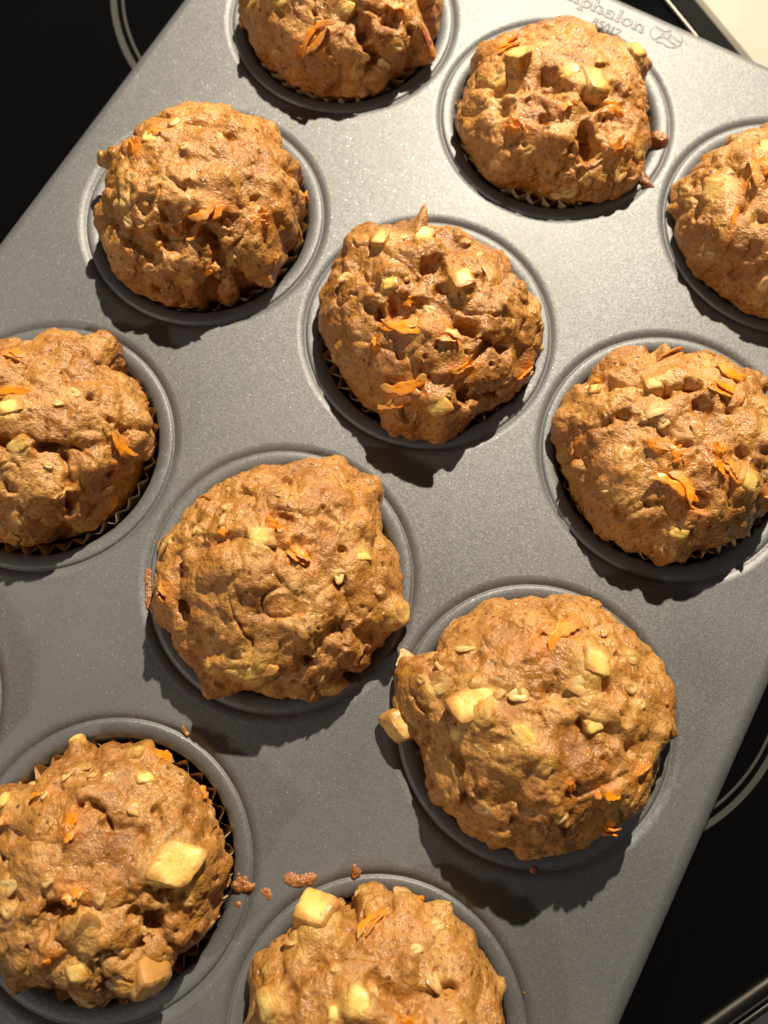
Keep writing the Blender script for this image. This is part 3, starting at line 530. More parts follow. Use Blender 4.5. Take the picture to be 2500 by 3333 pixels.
  ('o',2.932,0.3,2.81,0.265,0.57,0.37,0.3),('o',2.094,0.176,1.833,0.194,0.42,0.27,0.3),('o',3.491,0.618,3.438,0.565,0.37,0.24,0.3),
  ('o',5.253,0.635,5.341,0.618,0.41,0.27,0.3),('o',3.124,0.406,2.985,0.388,0.37,0.24,0.3),('o',4.835,0.265,4.939,0.212,0.51,0.33,0.3),
  ('o',0.942,0.618,0.908,0.706,0.48,0.31,0.3),('o',1.501,0.865,1.484,1.006,0.39,0.25,0.3),('h',3.526,0.794,0.21,0.28),('h',2.182,0.229,0.36,0.25),
  ('h',0.576,0.141,0.21,0.25),('h',1.274,0.724,0.19,0.25),('h',1.082,0.424,0.24,0.3),('h',4.852,0.812,0.26,0.2),('h',1.92,0.829,0.14,0.15),
  ('h',3.403,0.688,0.24,0.25),('h',0.611,0.441,0.26,0.15),('h',4.381,0.971,0.32,0.3),('h',4.032,0.829,0.32,0.2),('h',2.897,0.741,0.33,0.12),
  ('h',0.209,0.582,0.31,0.2),('h',3.211,1.041,0.17,0.15),('h',6.213,0.476,0.36,0.1),('h',5.027,0.829,0.31,0.12),('h',5.463,0.441,0.31,0.15),
  ('h',6.126,0.388,0.15,0.1),('h',5.358,0.829,0.26,0.15),('b',3.683,0.424,1.04,0.2),('b',6.039,0.618,0.67,0.25),('b',5.061,0.476,0.66,0.2),
  ('b',4.311,1.147,0.49,0.15),('b',4.782,0.229,0.66,0.12),('b',3.368,1.182,0.79,0.1),('b',1.728,0.406,1.06,0.06),('b',5.219,0.529,0.31,0.15),
  ('b',0.716,0.441,0.84,0.08),('b',4.136,1.147,0.44,0.1),('b',4.8,1.429,0.22,0.1),
  ('v',0.31,0.22,3.438,0.688,3.159,0.476,3.037,0.282,2.182,0.229,0.541,0.159,0.419,0.371,0.192,0.582),
  ('v',0.27,0.25,3.526,0.776,4.014,0.847,4.398,0.988),('v',0.21,0.12,4.765,0.935,4.869,0.847,5.393,0.847,5.707,0.865),
  ('v',0.21,0.15,5.376,0.441,5.585,0.494,6.178,0.6),('v',0.22,0.15,3.194,1.076,3.403,0.882,3.805,1.306),]),
'J': dict(h=2.5, R=[3.42, 3.37, 3.29, 3.23, 3.23, 3.48, 3.45, 3.27, 3.33, 3.33, 3.31, 3.36, 3.37, 3.3, 3.31, 3.35, 3.32, 3.22, 3.25, 3.32, 3.32, 3.28, 3.2, 3.25, 3.35, 3.16, 3.29, 3.51, 3.41, 3.29, 3.16, 3.12, 3.11, 3.22, 3.58, 3.89, 3.29, 3.29, 3.29, 3.29, 3.29, 3.29, 3.29, 3.29, 3.29, 3.29, 3.29, 3.29, 3.29, 3.29, 3.29, 3.43, 3.51, 3.51, 3.3, 3.03, 2.92, 2.91, 2.98, 3.18, 3.3, 3.27, 3.29, 3.24, 3.37, 3.52, 3.41, 3.29, 3.16, 3.06, 3.1, 3.24], f=[
  ('a',0.716,0.741,0.681,0.794,1.32,1.2,0.4),('a',5.864,1.076,5.899,1.165,1.16,1.12,0.6),('a',2.985,1.059,2.932,1.024,0.42,0.5,0.3),
  ('a',1.798,1.341,1.798,1.518,0.61,0.39,0.4),('a',5.288,0.618,5.376,0.618,0.58,0.5,0.2),('a',2.356,1.465,2.339,1.571,0.4,0.4,0.2),
  ('a',1.606,1.024,1.553,1.094,0.55,0.34,0.25),('c',1.641,1.482,1.553,1.571,0.64,0.31,0.4),('c',2.217,0.476,2.129,0.529,0.48,0.32,0.2),
  ('c',2.199,0.353,2.112,0.388,0.34,0.2,0.3),('c',5.393,0.018,6.074,0.071,0.4,0.43,0.2),('c',4.904,0.512,4.974,0.476,0.26,0.19,0.4),
  ('c',1.152,1.518,1.134,1.712,0.26,0.31,0.3),('c',2.635,0.829,2.723,0.847,0.42,0.21,0.15),('c',3.054,0.865,3.072,0.882,0.12,0.2,0.2),
  ('o',5.725,0.265,5.864,0.247,0.93,0.6,0.3),('o',2.199,1.041,2.129,0.971,0.46,0.3,0.3),('o',3.665,0.512,3.613,0.459,0.63,0.41,0.3),
  ('o',2.339,0.9,2.304,0.953,0.37,0.24,0.3),('o',1.449,0.706,1.379,0.724,0.53,0.34,0.3),('o',0.209,0.194,0.384,0.212,0.35,0.23,0.3),
  ('o',6.231,0.653,0,0.671,0.27,0.18,0.3),('o',2.81,1.465,2.723,1.341,0.26,0.17,0.3),('o',0.07,1.606,0.105,1.641,0.34,0.22,0.3),
  ('o',2.094,0.9,2.025,0.9,0.29,0.19,0.3),('o',3.962,0.512,4.049,0.494,0.43,0.28,0.3),('o',1.92,0.882,1.885,0.918,0.33,0.22,0.3),
  ('o',5.271,1.182,5.323,1.182,0.44,0.29,0.3),('o',3.351,0.176,3.246,0.141,0.35,0.23,0.3),('o',0.332,0.953,0.314,1.041,0.36,0.24,0.3),
  ('h',1.274,0.829,0.2,0.25),('h',1.065,1.059,0.23,0.2),('h',4.485,0.194,0.42,0.35),('h',5.184,0.124,0.23,0.25),('h',0.105,0.494,0.24,0.3),
  ('h',0.052,0.706,0.35,0.35),('h',0.401,0.724,0.36,0.35),('h',3.84,0.459,0.27,0.25),('h',2.164,0.547,0.2,0.2),('h',1.885,0.547,0.28,0.2),
  ('h',1.676,0.476,0.24,0.2),('h',1.187,0.618,0.24,0.15),('h',5.568,0.829,0.31,0.3),('h',1.484,0.176,0.16,0.15),('h',6.266,1.271,0.29,0.25),
  ('h',2.74,0.865,0.21,0.15),('h',3.142,0.688,0.24,0.15),('h',0.838,1.218,0.13,0.1),('h',4.59,0.318,0.35,0.25),('h',5.533,1.006,0.24,0.2),
  ('b',2.077,0.688,0.45,0.2),('b',2.356,1.429,0.31,0.2),('b',1.763,0.635,0.49,0.12),('b',4.224,0.265,0.43,0.2),('b',2.635,0.247,0.79,0.1),
  ('b',5.829,0.371,0.66,0.15),('b',0.681,1.129,0.5,0.15),('b',4.59,0.653,0.58,0.15),('b',5.358,0.829,0.55,0.12),('b',0.367,1.094,0.61,0.08),
  ('b',2.356,0.988,0.42,0.15),('v',0.23,0.25,4.294,0.282,4.555,0.159,5.829,0.106,6.213,0.229),
  ('v',0.2,0.18,2.164,0.565,1.85,0.565,1.571,0.476,1.204,0.6),('v',0.2,0.25,0.471,0.529,0.349,0.653,0.401,0.882),
  ('v',0.2,0.25,0.07,0.671,6.231,0.794,6.178,1.253),('v',0.15,0.12,2.81,1.447,2.356,0.882,2.147,0.9),
  ('v',0.15,0.15,4.922,0.759,5.149,0.494,5.498,0.459),]),
'K': dict(h=2.8, R=[3.58, 3.58, 3.58, 3.58, 3.58, 3.58, 3.53, 3.54, 3.45, 3.5, 3.62, 3.54, 3.45, 3.49, 3.55, 3.61, 3.57, 3.67, 3.69, 3.51, 3.53, 3.67, 3.69, 3.57, 3.72, 3.82, 3.41, 3.25, 3.7, 3.76, 3.66, 3.56, 3.6, 3.68, 3.7, 3.75, 3.78, 3.62, 3.46, 3.41, 3.35, 3.58, 3.58, 3.58, 3.58, 3.58, 3.58, 3.58, 3.58, 3.58, 3.58, 3.58, 3.58, 3.58, 3.58, 3.58, 3.58, 3.58, 3.58, 3.58, 3.58, 3.58, 3.58, 3.58, 3.58, 3.58, 3.58, 3.58, 3.58, 3.58, 3.58, 3.58], f=[
  ('a',2.531,1.271,2.478,1.2,1.17,1.07,0.5),('a',3.159,0.935,3.089,0.882,0.62,0.82,0.4),('a',2.339,0.494,2.251,0.476,0.65,0.7,0.4),
  ('a',2.653,0.494,2.566,0.476,0.32,0.37,0.2),('a',0.873,1.782,0.89,1.571,0.37,0.68,0.3),('c',2.129,1.041,2.025,1.2,0.9,0.3,0.4),
  ('c',1.623,0.406,1.501,0.424,0.39,0.32,0.3),('c',1.78,1.465,1.763,1.394,0.28,0.21,0.3),('o',2.775,1.235,2.723,1.147,0.55,0.36,0.3),
  ('o',1.606,1.218,1.571,1.253,0.56,0.36,0.3),('o',2.094,0.565,2.042,0.512,0.38,0.24,0.3),('o',1.484,0.741,1.414,0.724,0.52,0.34,0.3),
  ('o',1.902,1.429,1.833,1.818,0.68,0.44,0.3),('o',0.908,1.571,0.925,1.588,0.46,0.3,0.3),('o',2.496,0.759,2.426,0.759,0.29,0.19,0.3),
  ('o',2.915,1.8,2.81,1.447,0.37,0.24,0.3),('o',3.019,1.2,3.019,1.094,0.4,0.26,0.3),('o',1.728,0.9,1.658,0.953,0.39,0.25,0.3),
  ('o',2.199,1.553,2.182,1.606,0.42,0.27,0.3),('o',1.1,0.671,1.082,0.741,0.38,0.24,0.3),('o',1.571,1.5,1.536,1.588,0.42,0.27,0.3),
  ('h',2.112,0.618,0.28,0.28),('h',1.99,0.582,0.24,0.3),('h',2.234,1.129,0.2,0.25),('h',1.71,0.512,0.56,0.2),('h',2.496,0.9,0.19,0.12),
  ('h',2.426,0.829,0.19,0.12),('h',1.501,0.812,0.14,0.15),('h',1.292,0.812,0.19,0.2),('h',0.925,1.288,0.2,0.25),('h',2.182,0.794,0.1,0.1),
  ('h',2.932,0.847,0.24,0.15),('h',1.623,0.476,0.37,0.15),('h',2.635,0.882,0.29,0.1),('b',2.182,1.729,0.43,0.2),('b',1.902,1.324,0.62,0.15),
  ('b',1.588,1.412,0.52,0.2),('b',2.897,0.706,0.76,0.1),('b',1.658,0.812,0.77,0.08),('b',3.176,1.729,0.42,0.15),('b',1.134,0.671,0.42,0.15),
  ('b',1.972,0.441,0.7,0.08),('v',0.24,0.22,2.182,0.671,2.025,0.582,1.658,0.529,1.292,0.812),('v',0.19,0.15,2.862,1.376,2.932,1.041,2.967,0.847),
  ('v',0.18,0.15,2.286,1.641,2.251,1.147,1.99,1.253),('v',0.17,0.12,2.723,0.9,2.496,0.865,2.251,0.847),]),
'X': dict(h=2.9, R=[3.5, 3.67, 3.68, 3.58, 3.55, 3.61, 3.62, 3.48, 3.3, 3.28, 3.4, 3.49, 3.47, 3.44, 3.54, 3.7, 3.74, 3.61, 3.46, 3.45, 3.49, 3.45, 3.32, 3.27, 3.4, 3.58, 3.63, 3.57, 3.55, 3.64, 3.69, 3.58, 3.39, 3.3, 3.38, 3.45, 3.42, 3.37, 3.45, 3.63, 3.74, 3.66, 3.53, 3.51, 3.56, 3.52, 3.36, 3.25, 3.32, 3.49, 3.56, 3.52, 3.51, 3.63, 3.73, 3.67, 3.49, 3.37, 3.4, 3.46, 3.4, 3.31, 3.35, 3.53, 3.68, 3.66, 3.57, 3.55, 3.62, 3.61, 3.45, 3.29], f=[
  ]),
}
SX, SY = 8.6, 9.311            # spacing of the cups
def cup_xy(c, r): return c * SX, r * SY

# ------------------------------------------------------------------ setting: hob and worktop
def mn(m, n): return .866 * m + .5 * n, -.5 * m + .866 * n   # hob axes, turned 30 degrees to the tin

def slab(m0, m1, n0, n1, z0, z1, bev=.06):
    """box on the hob axes with a chamfered top edge (verts in cm)"""
    v = []
    for z, i in ((z0, 0), (z1 - bev, 0), (z1, bev)):
        for m, n in ((m0 + i, n0 + i), (m1 - i, n0 + i), (m1 - i, n1 - i), (m0 + i, n1 - i)):
            v.append((*mn(m, n), z))
    f = [(3, 2, 1, 0), (8, 9, 10, 11)]
    for a in (0, 4):
        for k in range(4):
            j = (k + 1) % 4
            f.append((a + k, a + j, a + 4 + j, a + 4 + k))
    return v, f

def annulus(cx, cy, r0, r1, z, n=180):
    t = np.linspace(0, 2 * np.pi, n, endpoint=False)
    v = np.concatenate([np.stack([cx + r * np.cos(t), cy + r * np.sin(t), 0 * t + z], 1) for r in (r0, r1)])
    i = np.arange(n); j = (i + 1) % n
    return v, np.stack([i, j + 0, j + n, i + n], 1)[:, ::-1]

hob = tag(obj('cooktop', mesh_from('cooktop', *slab(-60, 20.7, -35, 37.6, -.6, 0.0), smooth=False), M_GLASS), 'black glass cooktop under the muffin tin', kind='structure')
for cx, cy, r, w in ((-3.97, 31.48, 8.04, .26), (-3.97, 31.48, 7.66, .11), (18.43, 12.83, 6.63, .20), (18.43, 12.83, 6.31, .09)):
    obj('burner_ring', mesh_from('burner_ring', *annulus(cx, cy, r - w / 2, r + w / 2, .012), smooth=False), M_RING, hob)
obj('trim', mesh_from('trim', *slab(-60, 20.9, 37.62, 37.78, -.6, .12, .05), smooth=False), M_STEEL, hob)
obj('frame', mesh_from('frame', *slab(-60, 21.2, 37.80, 38.85, -.6, .05, .10), smooth=False), M_FRAME, hob)

def bar(m, n0, n1, z, rad, seg=20):
    t = np.linspace(0, 2 * np.pi, seg, endpoint=False)
    a = [(*mn(m + rad * math.cos(q), n0), z + rad * math.sin(q)) for q in t]
    b = [(*mn(m + rad * math.cos(q), n1), z + rad * math.sin(q)) for q in t]
    i = np.arange(seg); j = (i + 1) % seg
    return a + b, np.stack([i, j, j + seg, i + seg], 1)
M_DARKSTEEL = mat_plain('dark steel trim', (.055, .05, .044), .36, .9, var=.2)
obj('front_trim', mesh_from('front_trim', *bar(20.98, -35, 37.6, -.28, .27)), M_DARKSTEEL, hob)
obj('front_trim', mesh_from('front_trim', *bar(21.65, -35, 37.6, -.60, .13)), M_DARKSTEEL, hob)
tag(obj('countertop', mesh_from('countertop', *slab(-70, 70, 38.95, 90, -3.0, -.02, .15), smooth=False), M_COUNTER), 'beige speckled stone countertop beside the cooktop', kind='structure')

# ------------------------------------------------------------------ the muffin tin
TC = (SX, 1.5 * SY)
tin = obj('muffin_tin', None, None, None, (TC[0], TC[1], 0))
tag(tin, 'grey nonstick twelve-cup muffin tin standing on the black cooktop', 'muffin tin')
RO = 4.285
def tin_mesh(name, v, f, smooth=True):
    v = np.asarray(v, float).copy()
    v[:, 0] -= TC[0]; v[:, 1] -= TC[1]; v[:, 2] += TOP
    return mesh_from(name, v, f, smooth)

def tin_sheet():
    V, Fs = [], []
    n = 40
    a = np.linspace(-1, 1, n, endpoint=False)
    hx, hy = SX / 2, SY / 2
    sq = np.concatenate([np.stack([a * hx, 0 * a - hy], 1), np.stack([0 * a + hx, a * hy], 1), np.stack([-a * hx, 0 * a + hy], 1), np.stack([0 * a - hx, -a * hy], 1)])
    th = np.arctan2(sq[:, 1], sq[:, 0])
    ci = np.stack([np.cos(th), np.sin(th)], 1) * RO
    k = len(sq); i = np.arange(k); j = (i + 1) % k
    off = 0
    for c in range(3):
        for r in range(4):
            x, y = cup_xy(c, r)
            for loop in (ci, sq):
                V.append(np.c_[loop + (x, y), np.zeros(k)])
            Fs.append(np.stack([i, j, j + k, i + k], 1)[:, ::-1] + off)
            off += 2 * k
    # border, rounded shoulder and skirt
    x0, x1, y0, y1 = -hx, 2 * SX + hx, -hy, 3 * SY + hy
    X0, X1, Y0, Y1, rc = -5.10, 22.34, -5.4, 33.28, 1.1
    inner, outer, nrm = [], [], []
    for (cx, cy, ix, iy, s0) in ((X1 - rc, Y0 + rc, x1, y0, -.5), (X1 - rc, Y1 - rc, x1, y1, 0), (X0 + rc, Y1 - rc, x0, y1, .5), (X0 + rc, Y0 + rc, x0, y0, 1.0)):
        for q in np.linspace(0, .5, 14):
            an = (s0 + q) * math.pi
            nrm.append((math.cos(an), math.sin(an)))
            outer.append((cx + rc * math.cos(an), cy + rc * math.sin(an)))
            inner.append((ix, iy))
    inner, outer, nrm = map(np.array, (inner, outer, nrm))
    k = len(outer); i = np.arange(k); j = (i + 1) % k
    V.append(np.c_[inner, np.zeros(k)]); V.append(np.c_[outer, np.zeros(k)])
    Fs.append(np.stack([i, j, j + k, i + k], 1)[:, ::-1] + off)
    sheet = (np.concatenate(V), np.concatenate(Fs))
    prof = [(0, 0)] + [(.5 * math.sin(q), -.5 + .5 * math.cos(q)) for q in np.linspace(.12, math.pi / 2, 10)] + [(.5, -.75), (.52, -.9)] + \
           [(.62 + .11 * math.cos(q), -.98 + .11 * math.sin(q)) for q in np.linspace(2.4, -2.6, 14)] + [(.44, -.92), (.44, -.6)]
    V = np.concatenate([np.c_[outer + nrm * d, np.full(k, z)] for d, z in prof])
    F2 = np.concatenate([np.stack([i, j, j + k, i + k], 1)[:, ::-1] + q * k for q in range(len(prof) - 1)])
    return sheet, (V, F2)
sheet, rim = tin_sheet()
obj('top_sheet', tin_mesh('top_sheet', *sheet, smooth=False), M_TIN, tin)
obj('rolled_rim', tin_mesh('rolled_rim', *rim), M_TIN, tin)

def cup_mesh():
    pr = [(RO, 0), (4.22, -.006), (4.15, -.028), (4.09, -.062), (4.045, -.10), (4.02, -.118), (4.005, -.122), (3.985, -.105), (3.965, -.075), (3.94, -.055), (3.90, -.045),
          (3.80, -.048), (3.70, -.065), (3.60, -.105), (3.53, -.165), (3.485, -.25), (3.46, -.36), (3.44, -.5), (3.25, -1.4), (3.05, -2.4), (2.95, -2.9), (2.88, -3.1), (2.72, -3.24), (2.5, -3.28), (1.2, -3.28), (.05, -3.28)]
    n = 144
    t = np.linspace(0, 2 * np.pi, n, endpoint=False)
    v = np.stack([np.stack([r * np.cos(t), r * np.sin(t), 0 * t + z + 3.3], 1) for r, z in pr], 1).reshape(-1, 3)
    f = grid_faces(n, len(pr), True)
    return mesh_from('cup', v, f[:, ::-1])
CUP = cup_mesh()
for c in range(3):
    for r in range(4):
        x, y = cup_xy(c, r)
        obj('cup', CUP, M_TIN, tin, (x - TC[0], y - TC[1], TOP - 3.3))

# embossed maker's name, number and emblem on the far edge of the tin
def seg_d(X, Y, x1, y1, x2, y2):
    dx, dy = x2 - x1, y2 - y1
    t = np.clip(((X - x1) * dx + (Y - y1) * dy) / (dx * dx + dy * dy + 1e-9), 0, 1)
    return np.hypot(X - x1 - t * dx, Y - y1 - t * dy)
def ell_d(X, Y, cx, cy, rx, ry, a0=-1e3, a1=1e3):
    u, v = (X - cx) / rx, (Y - cy) / ry
    d = np.abs(np.hypot(u, v) - 1) * min(rx, ry)
    a = np.degrees(np.arctan2(v, u)) % 360
    ok = (a >= a0) & (a <= a1) if a0 > -900 else np.ones_like(a, bool)
    if a0 > -900 and a0 < 0:
        ok = (a >= a0 % 360) | (a <= a1)
    return np.where(ok, d, 9.0)
XH, AS, DE = .36, .54, -.17
GLYPH = {   # strokes in cm: ('s', x1,y1,x2,y2,half width) or ('e', cx,cy,rx,ry,half width,a0,a1)
    'C': (.52, [('e', .25, .26, .20, .24, .05, 40, 320), ('s', .40, .36, .40, .48, .03)]),
    'a': (.45, [('e', .17, .12, .13, .10, .045), ('e', .19, .24, .13, .11, .035, 0, 165), ('s', .31, .04, .31, .25, .05), ('s', .31, .025, .40, .025, .025)]),
    'l': (.24, [('s', .11, .02, .11, .52, .05), ('s', .02, .025, .20, .025, .025), ('s', .03, .51, .11, .51, .025)]),
    'p': (.46, [('s', .10, DE, .10, .34, .05), ('s', .01, DE, .20, DE, .025), ('s', .02, .335, .10, .335, .025), ('e', .24, .18, .14, .155, .045)]),
    'h': (.49, [('s', .10, .02, .10, .52, .05), ('s', .01, .025, .19, .025, .025), ('s', .02, .51, .10, .51, .025), ('e', .23, .20, .13, .14, .045, 0, 180), ('s', .36, .02, .36, .20, .05), ('s', .28, .025, .45, .025, .025)]),
    'o': (.45, [('e', .21, .18, .155, .155, .05)]),
    'n': (.47, [('s', .10, .02, .10, .34, .05), ('s', .01, .025, .19, .025, .025), ('s', .02, .335, .10, .335, .025), ('e', .23, .19, .13, .14, .045, 0, 180), ('s', .36, .02, .36, .19, .05), ('s', .28, .025, .45, .025, .025)]),
    '8': (.24, [('e', .10, .23, .065, .065, .024), ('e', .10, .085, .075, .075, .024)]),
    '5': (.23, [('s', .05, .30, .16, .30, .024), ('s', .05, .30, .04, .18, .024), ('e', .09, .10, .08, .085, .024, -130, 130)]),
    '0': (.25, [('e', .10, .155, .075, .14, .026)]),
    '1': (.17, [('s', .07, .01, .07, .30, .028), ('s', .02, .25, .07, .30, .02)]),
    '2': (.23, [('e', .10, .22, .075, .075, .024, -40, 175), ('s', .16, .17, .04, .02, .024), ('s', .04, .02, .18, .02, .024)]),
}
def relief(name, x0, y0, w, h, field, z=.034, res=.018):
    """a raised sheet where field(X, Y) (distance inside, cm) is positive"""
    nx, ny = int(w / res), int(h / res)
    X, Y = np.meshgrid(np.linspace(0, w, nx), np.linspace(0, h, ny), indexing='ij')
    d = field(X, Y)
    Z = -.008 + z * smoothstep(-.022, .022, d)
    f = grid_faces(nx, ny)
    keep = (Z.ravel()[f] > -.006).any(1)
    v = np.stack([X.ravel(), Y.ravel(), Z.ravel()], 1)
    f = f[keep]
    used, inv = np.unique(f, return_inverse=True)
    me = mesh_from(name, v[used], inv.reshape(-1, 4))
    return obj(name, me, M_TIN, tin, (x0 - TC[0], y0 - TC[1], TOP))
def glyph_field(g, sc=1.0):
    def fn(X, Y):
        X, Y = X / sc - .06, Y / sc - .22
        best = np.full_like(X, -9.0)
        for s in GLYPH[g][1]:
            d = seg_d(X, Y, *s[1:5]) if s[0] == 's' else ell_d(X, Y, *s[1:5], *(s[6:8] if len(s) > 6 else ()))
            best = np.maximum(best, s[5] - d)
        return best * sc
    return fn
def write(word, x, y, sc=1.0, z=.034):
    for ch in word:
        w = GLYPH[ch][0] * sc
        relief('embossed_letter' if ch.isalpha() else 'embossed_digit', x - .06 * sc, y - .22 * sc, w + .1 * sc, .85 * sc if ch.isalpha() else .62 * sc, glyph_field(ch, sc), z)
        x += w
write('Calphalon', 6.02, 32.60)
write('85012', 7.98, 32.06, 1.0, .034)
def emblem(X, Y):
    X, Y = X - .66, Y - .50
    a = math.radians(-8)
    X, Y = X * math.cos(a) + Y * math.sin(a), -X * math.sin(a) + Y * math.cos(a)
    l1 = (1 - np.hypot((X + .20) / .40, (Y + .02) / .40)) * .40
    l2 = (1 - np.hypot((X - .22) / .40, (Y - .02) / .38)) * .38
    d = np.maximum(l1, l2)
    for s in ((-.62, .10, -.14, .10), (-.14, .10, .0, .22), (.0, .22, .14, .10), (.14, .10, .62, .06), (.0, .22, .02, .42), (-.14, .10, -.10, -.12), (.14, .10, .12, -.12), (-.10, -.12, .12, -.12), (-.10, -.12, -.24, -.42), (.12, -.12, .62, -.16)):
        d = np.minimum(d, seg_d(X, Y, *s) - .026)
    ring = np.minimum(np.maximum(l1, l2) + .0, .045 - np.maximum(l1, l2))
    return np.maximum(np.where(d > .085, d - 9, d), ring * 1.0) if False else d
relief('embossed_emblem', 9.92, 32.40, 1.32, 1.0, emblem, .03)

# ------------------------------------------------------------------ muffins
NT = 72
def dome(R, h, th, s, z_eq=.35):
    thk = np.arange(NT + 1) * 2 * np.pi / NT
    R = np.asarray(R)
    R = .12 * np.roll(R, 1) + .76 * R + .12 * np.roll(R, -1) - .04
    k = np.exp(-0.5 * (np.minimum(np.arange(NT), NT - np.arange(NT)) / 5.) ** 2); k /= k.sum()
    Rs = np.real(np.fft.ifft(np.fft.fft(R) * np.fft.fft(k)))
    RR = np.interp(th % (2 * np.pi), thk, np.append(R, R[0]))
    RS = np.interp(th % (2 * np.pi), thk, np.append(Rs, Rs[0]))
    sn = np.sin(np.minimum(s, np.pi / 2))
    up = s <= np.pi / 2
    r = (RS + (RR - RS) * sn ** 5) * np.where(up, np.abs(sn) ** .92, 1)
    z = z_eq + (h - .35) * np.where(up, np.cos(s), 0)
    u = np.clip((s - np.pi / 2) / .6, 0, 1)
    r = np.where(up, r, RR + (2.95 - RR) * (u ** 1.6))
    z = np.where(up, z, z_eq - 1.05 * u ** .8)
    z = np.where((~up) & (r > 3.42), np.maximum(z, .06), z)
    b = np.clip((s - 2.17) / .1, 0, 1)                 # the body down in the paper case
    r = r - b * .5; z = z - b * 2.3
    return np.stack([r * np.cos(th), r * np.sin(th), z], -1)

def normals(P, N):
    G = P.reshape(N, N, 3)
    n = np.cross(np.gradient(G, axis=0), np.gradient(G, axis=1)).reshape(-1, 3)
    n /= np.linalg.norm(n, axis=1, keepdims=True) + 1e-12
    sg = np.sign((n * (P - (0, 0, -1.2))).sum(1, keepdims=True))
    return n * np.where(sg == 0, 1, sg)

def blur(n, N, it):
    G = n.reshape(N, N, 3).copy()
    for _ in range(it):
        G[1:-1, 1:-1] = .5 * G[1:-1, 1:-1] + .125 * (G[2:, 1:-1] + G[:-2, 1:-1] + G[1:-1, 2:] + G[1:-1, :-2])
    G = G.reshape(-1, 3)
    return G / (np.linalg.norm(G, axis=1, keepdims=True) + 1e-12)

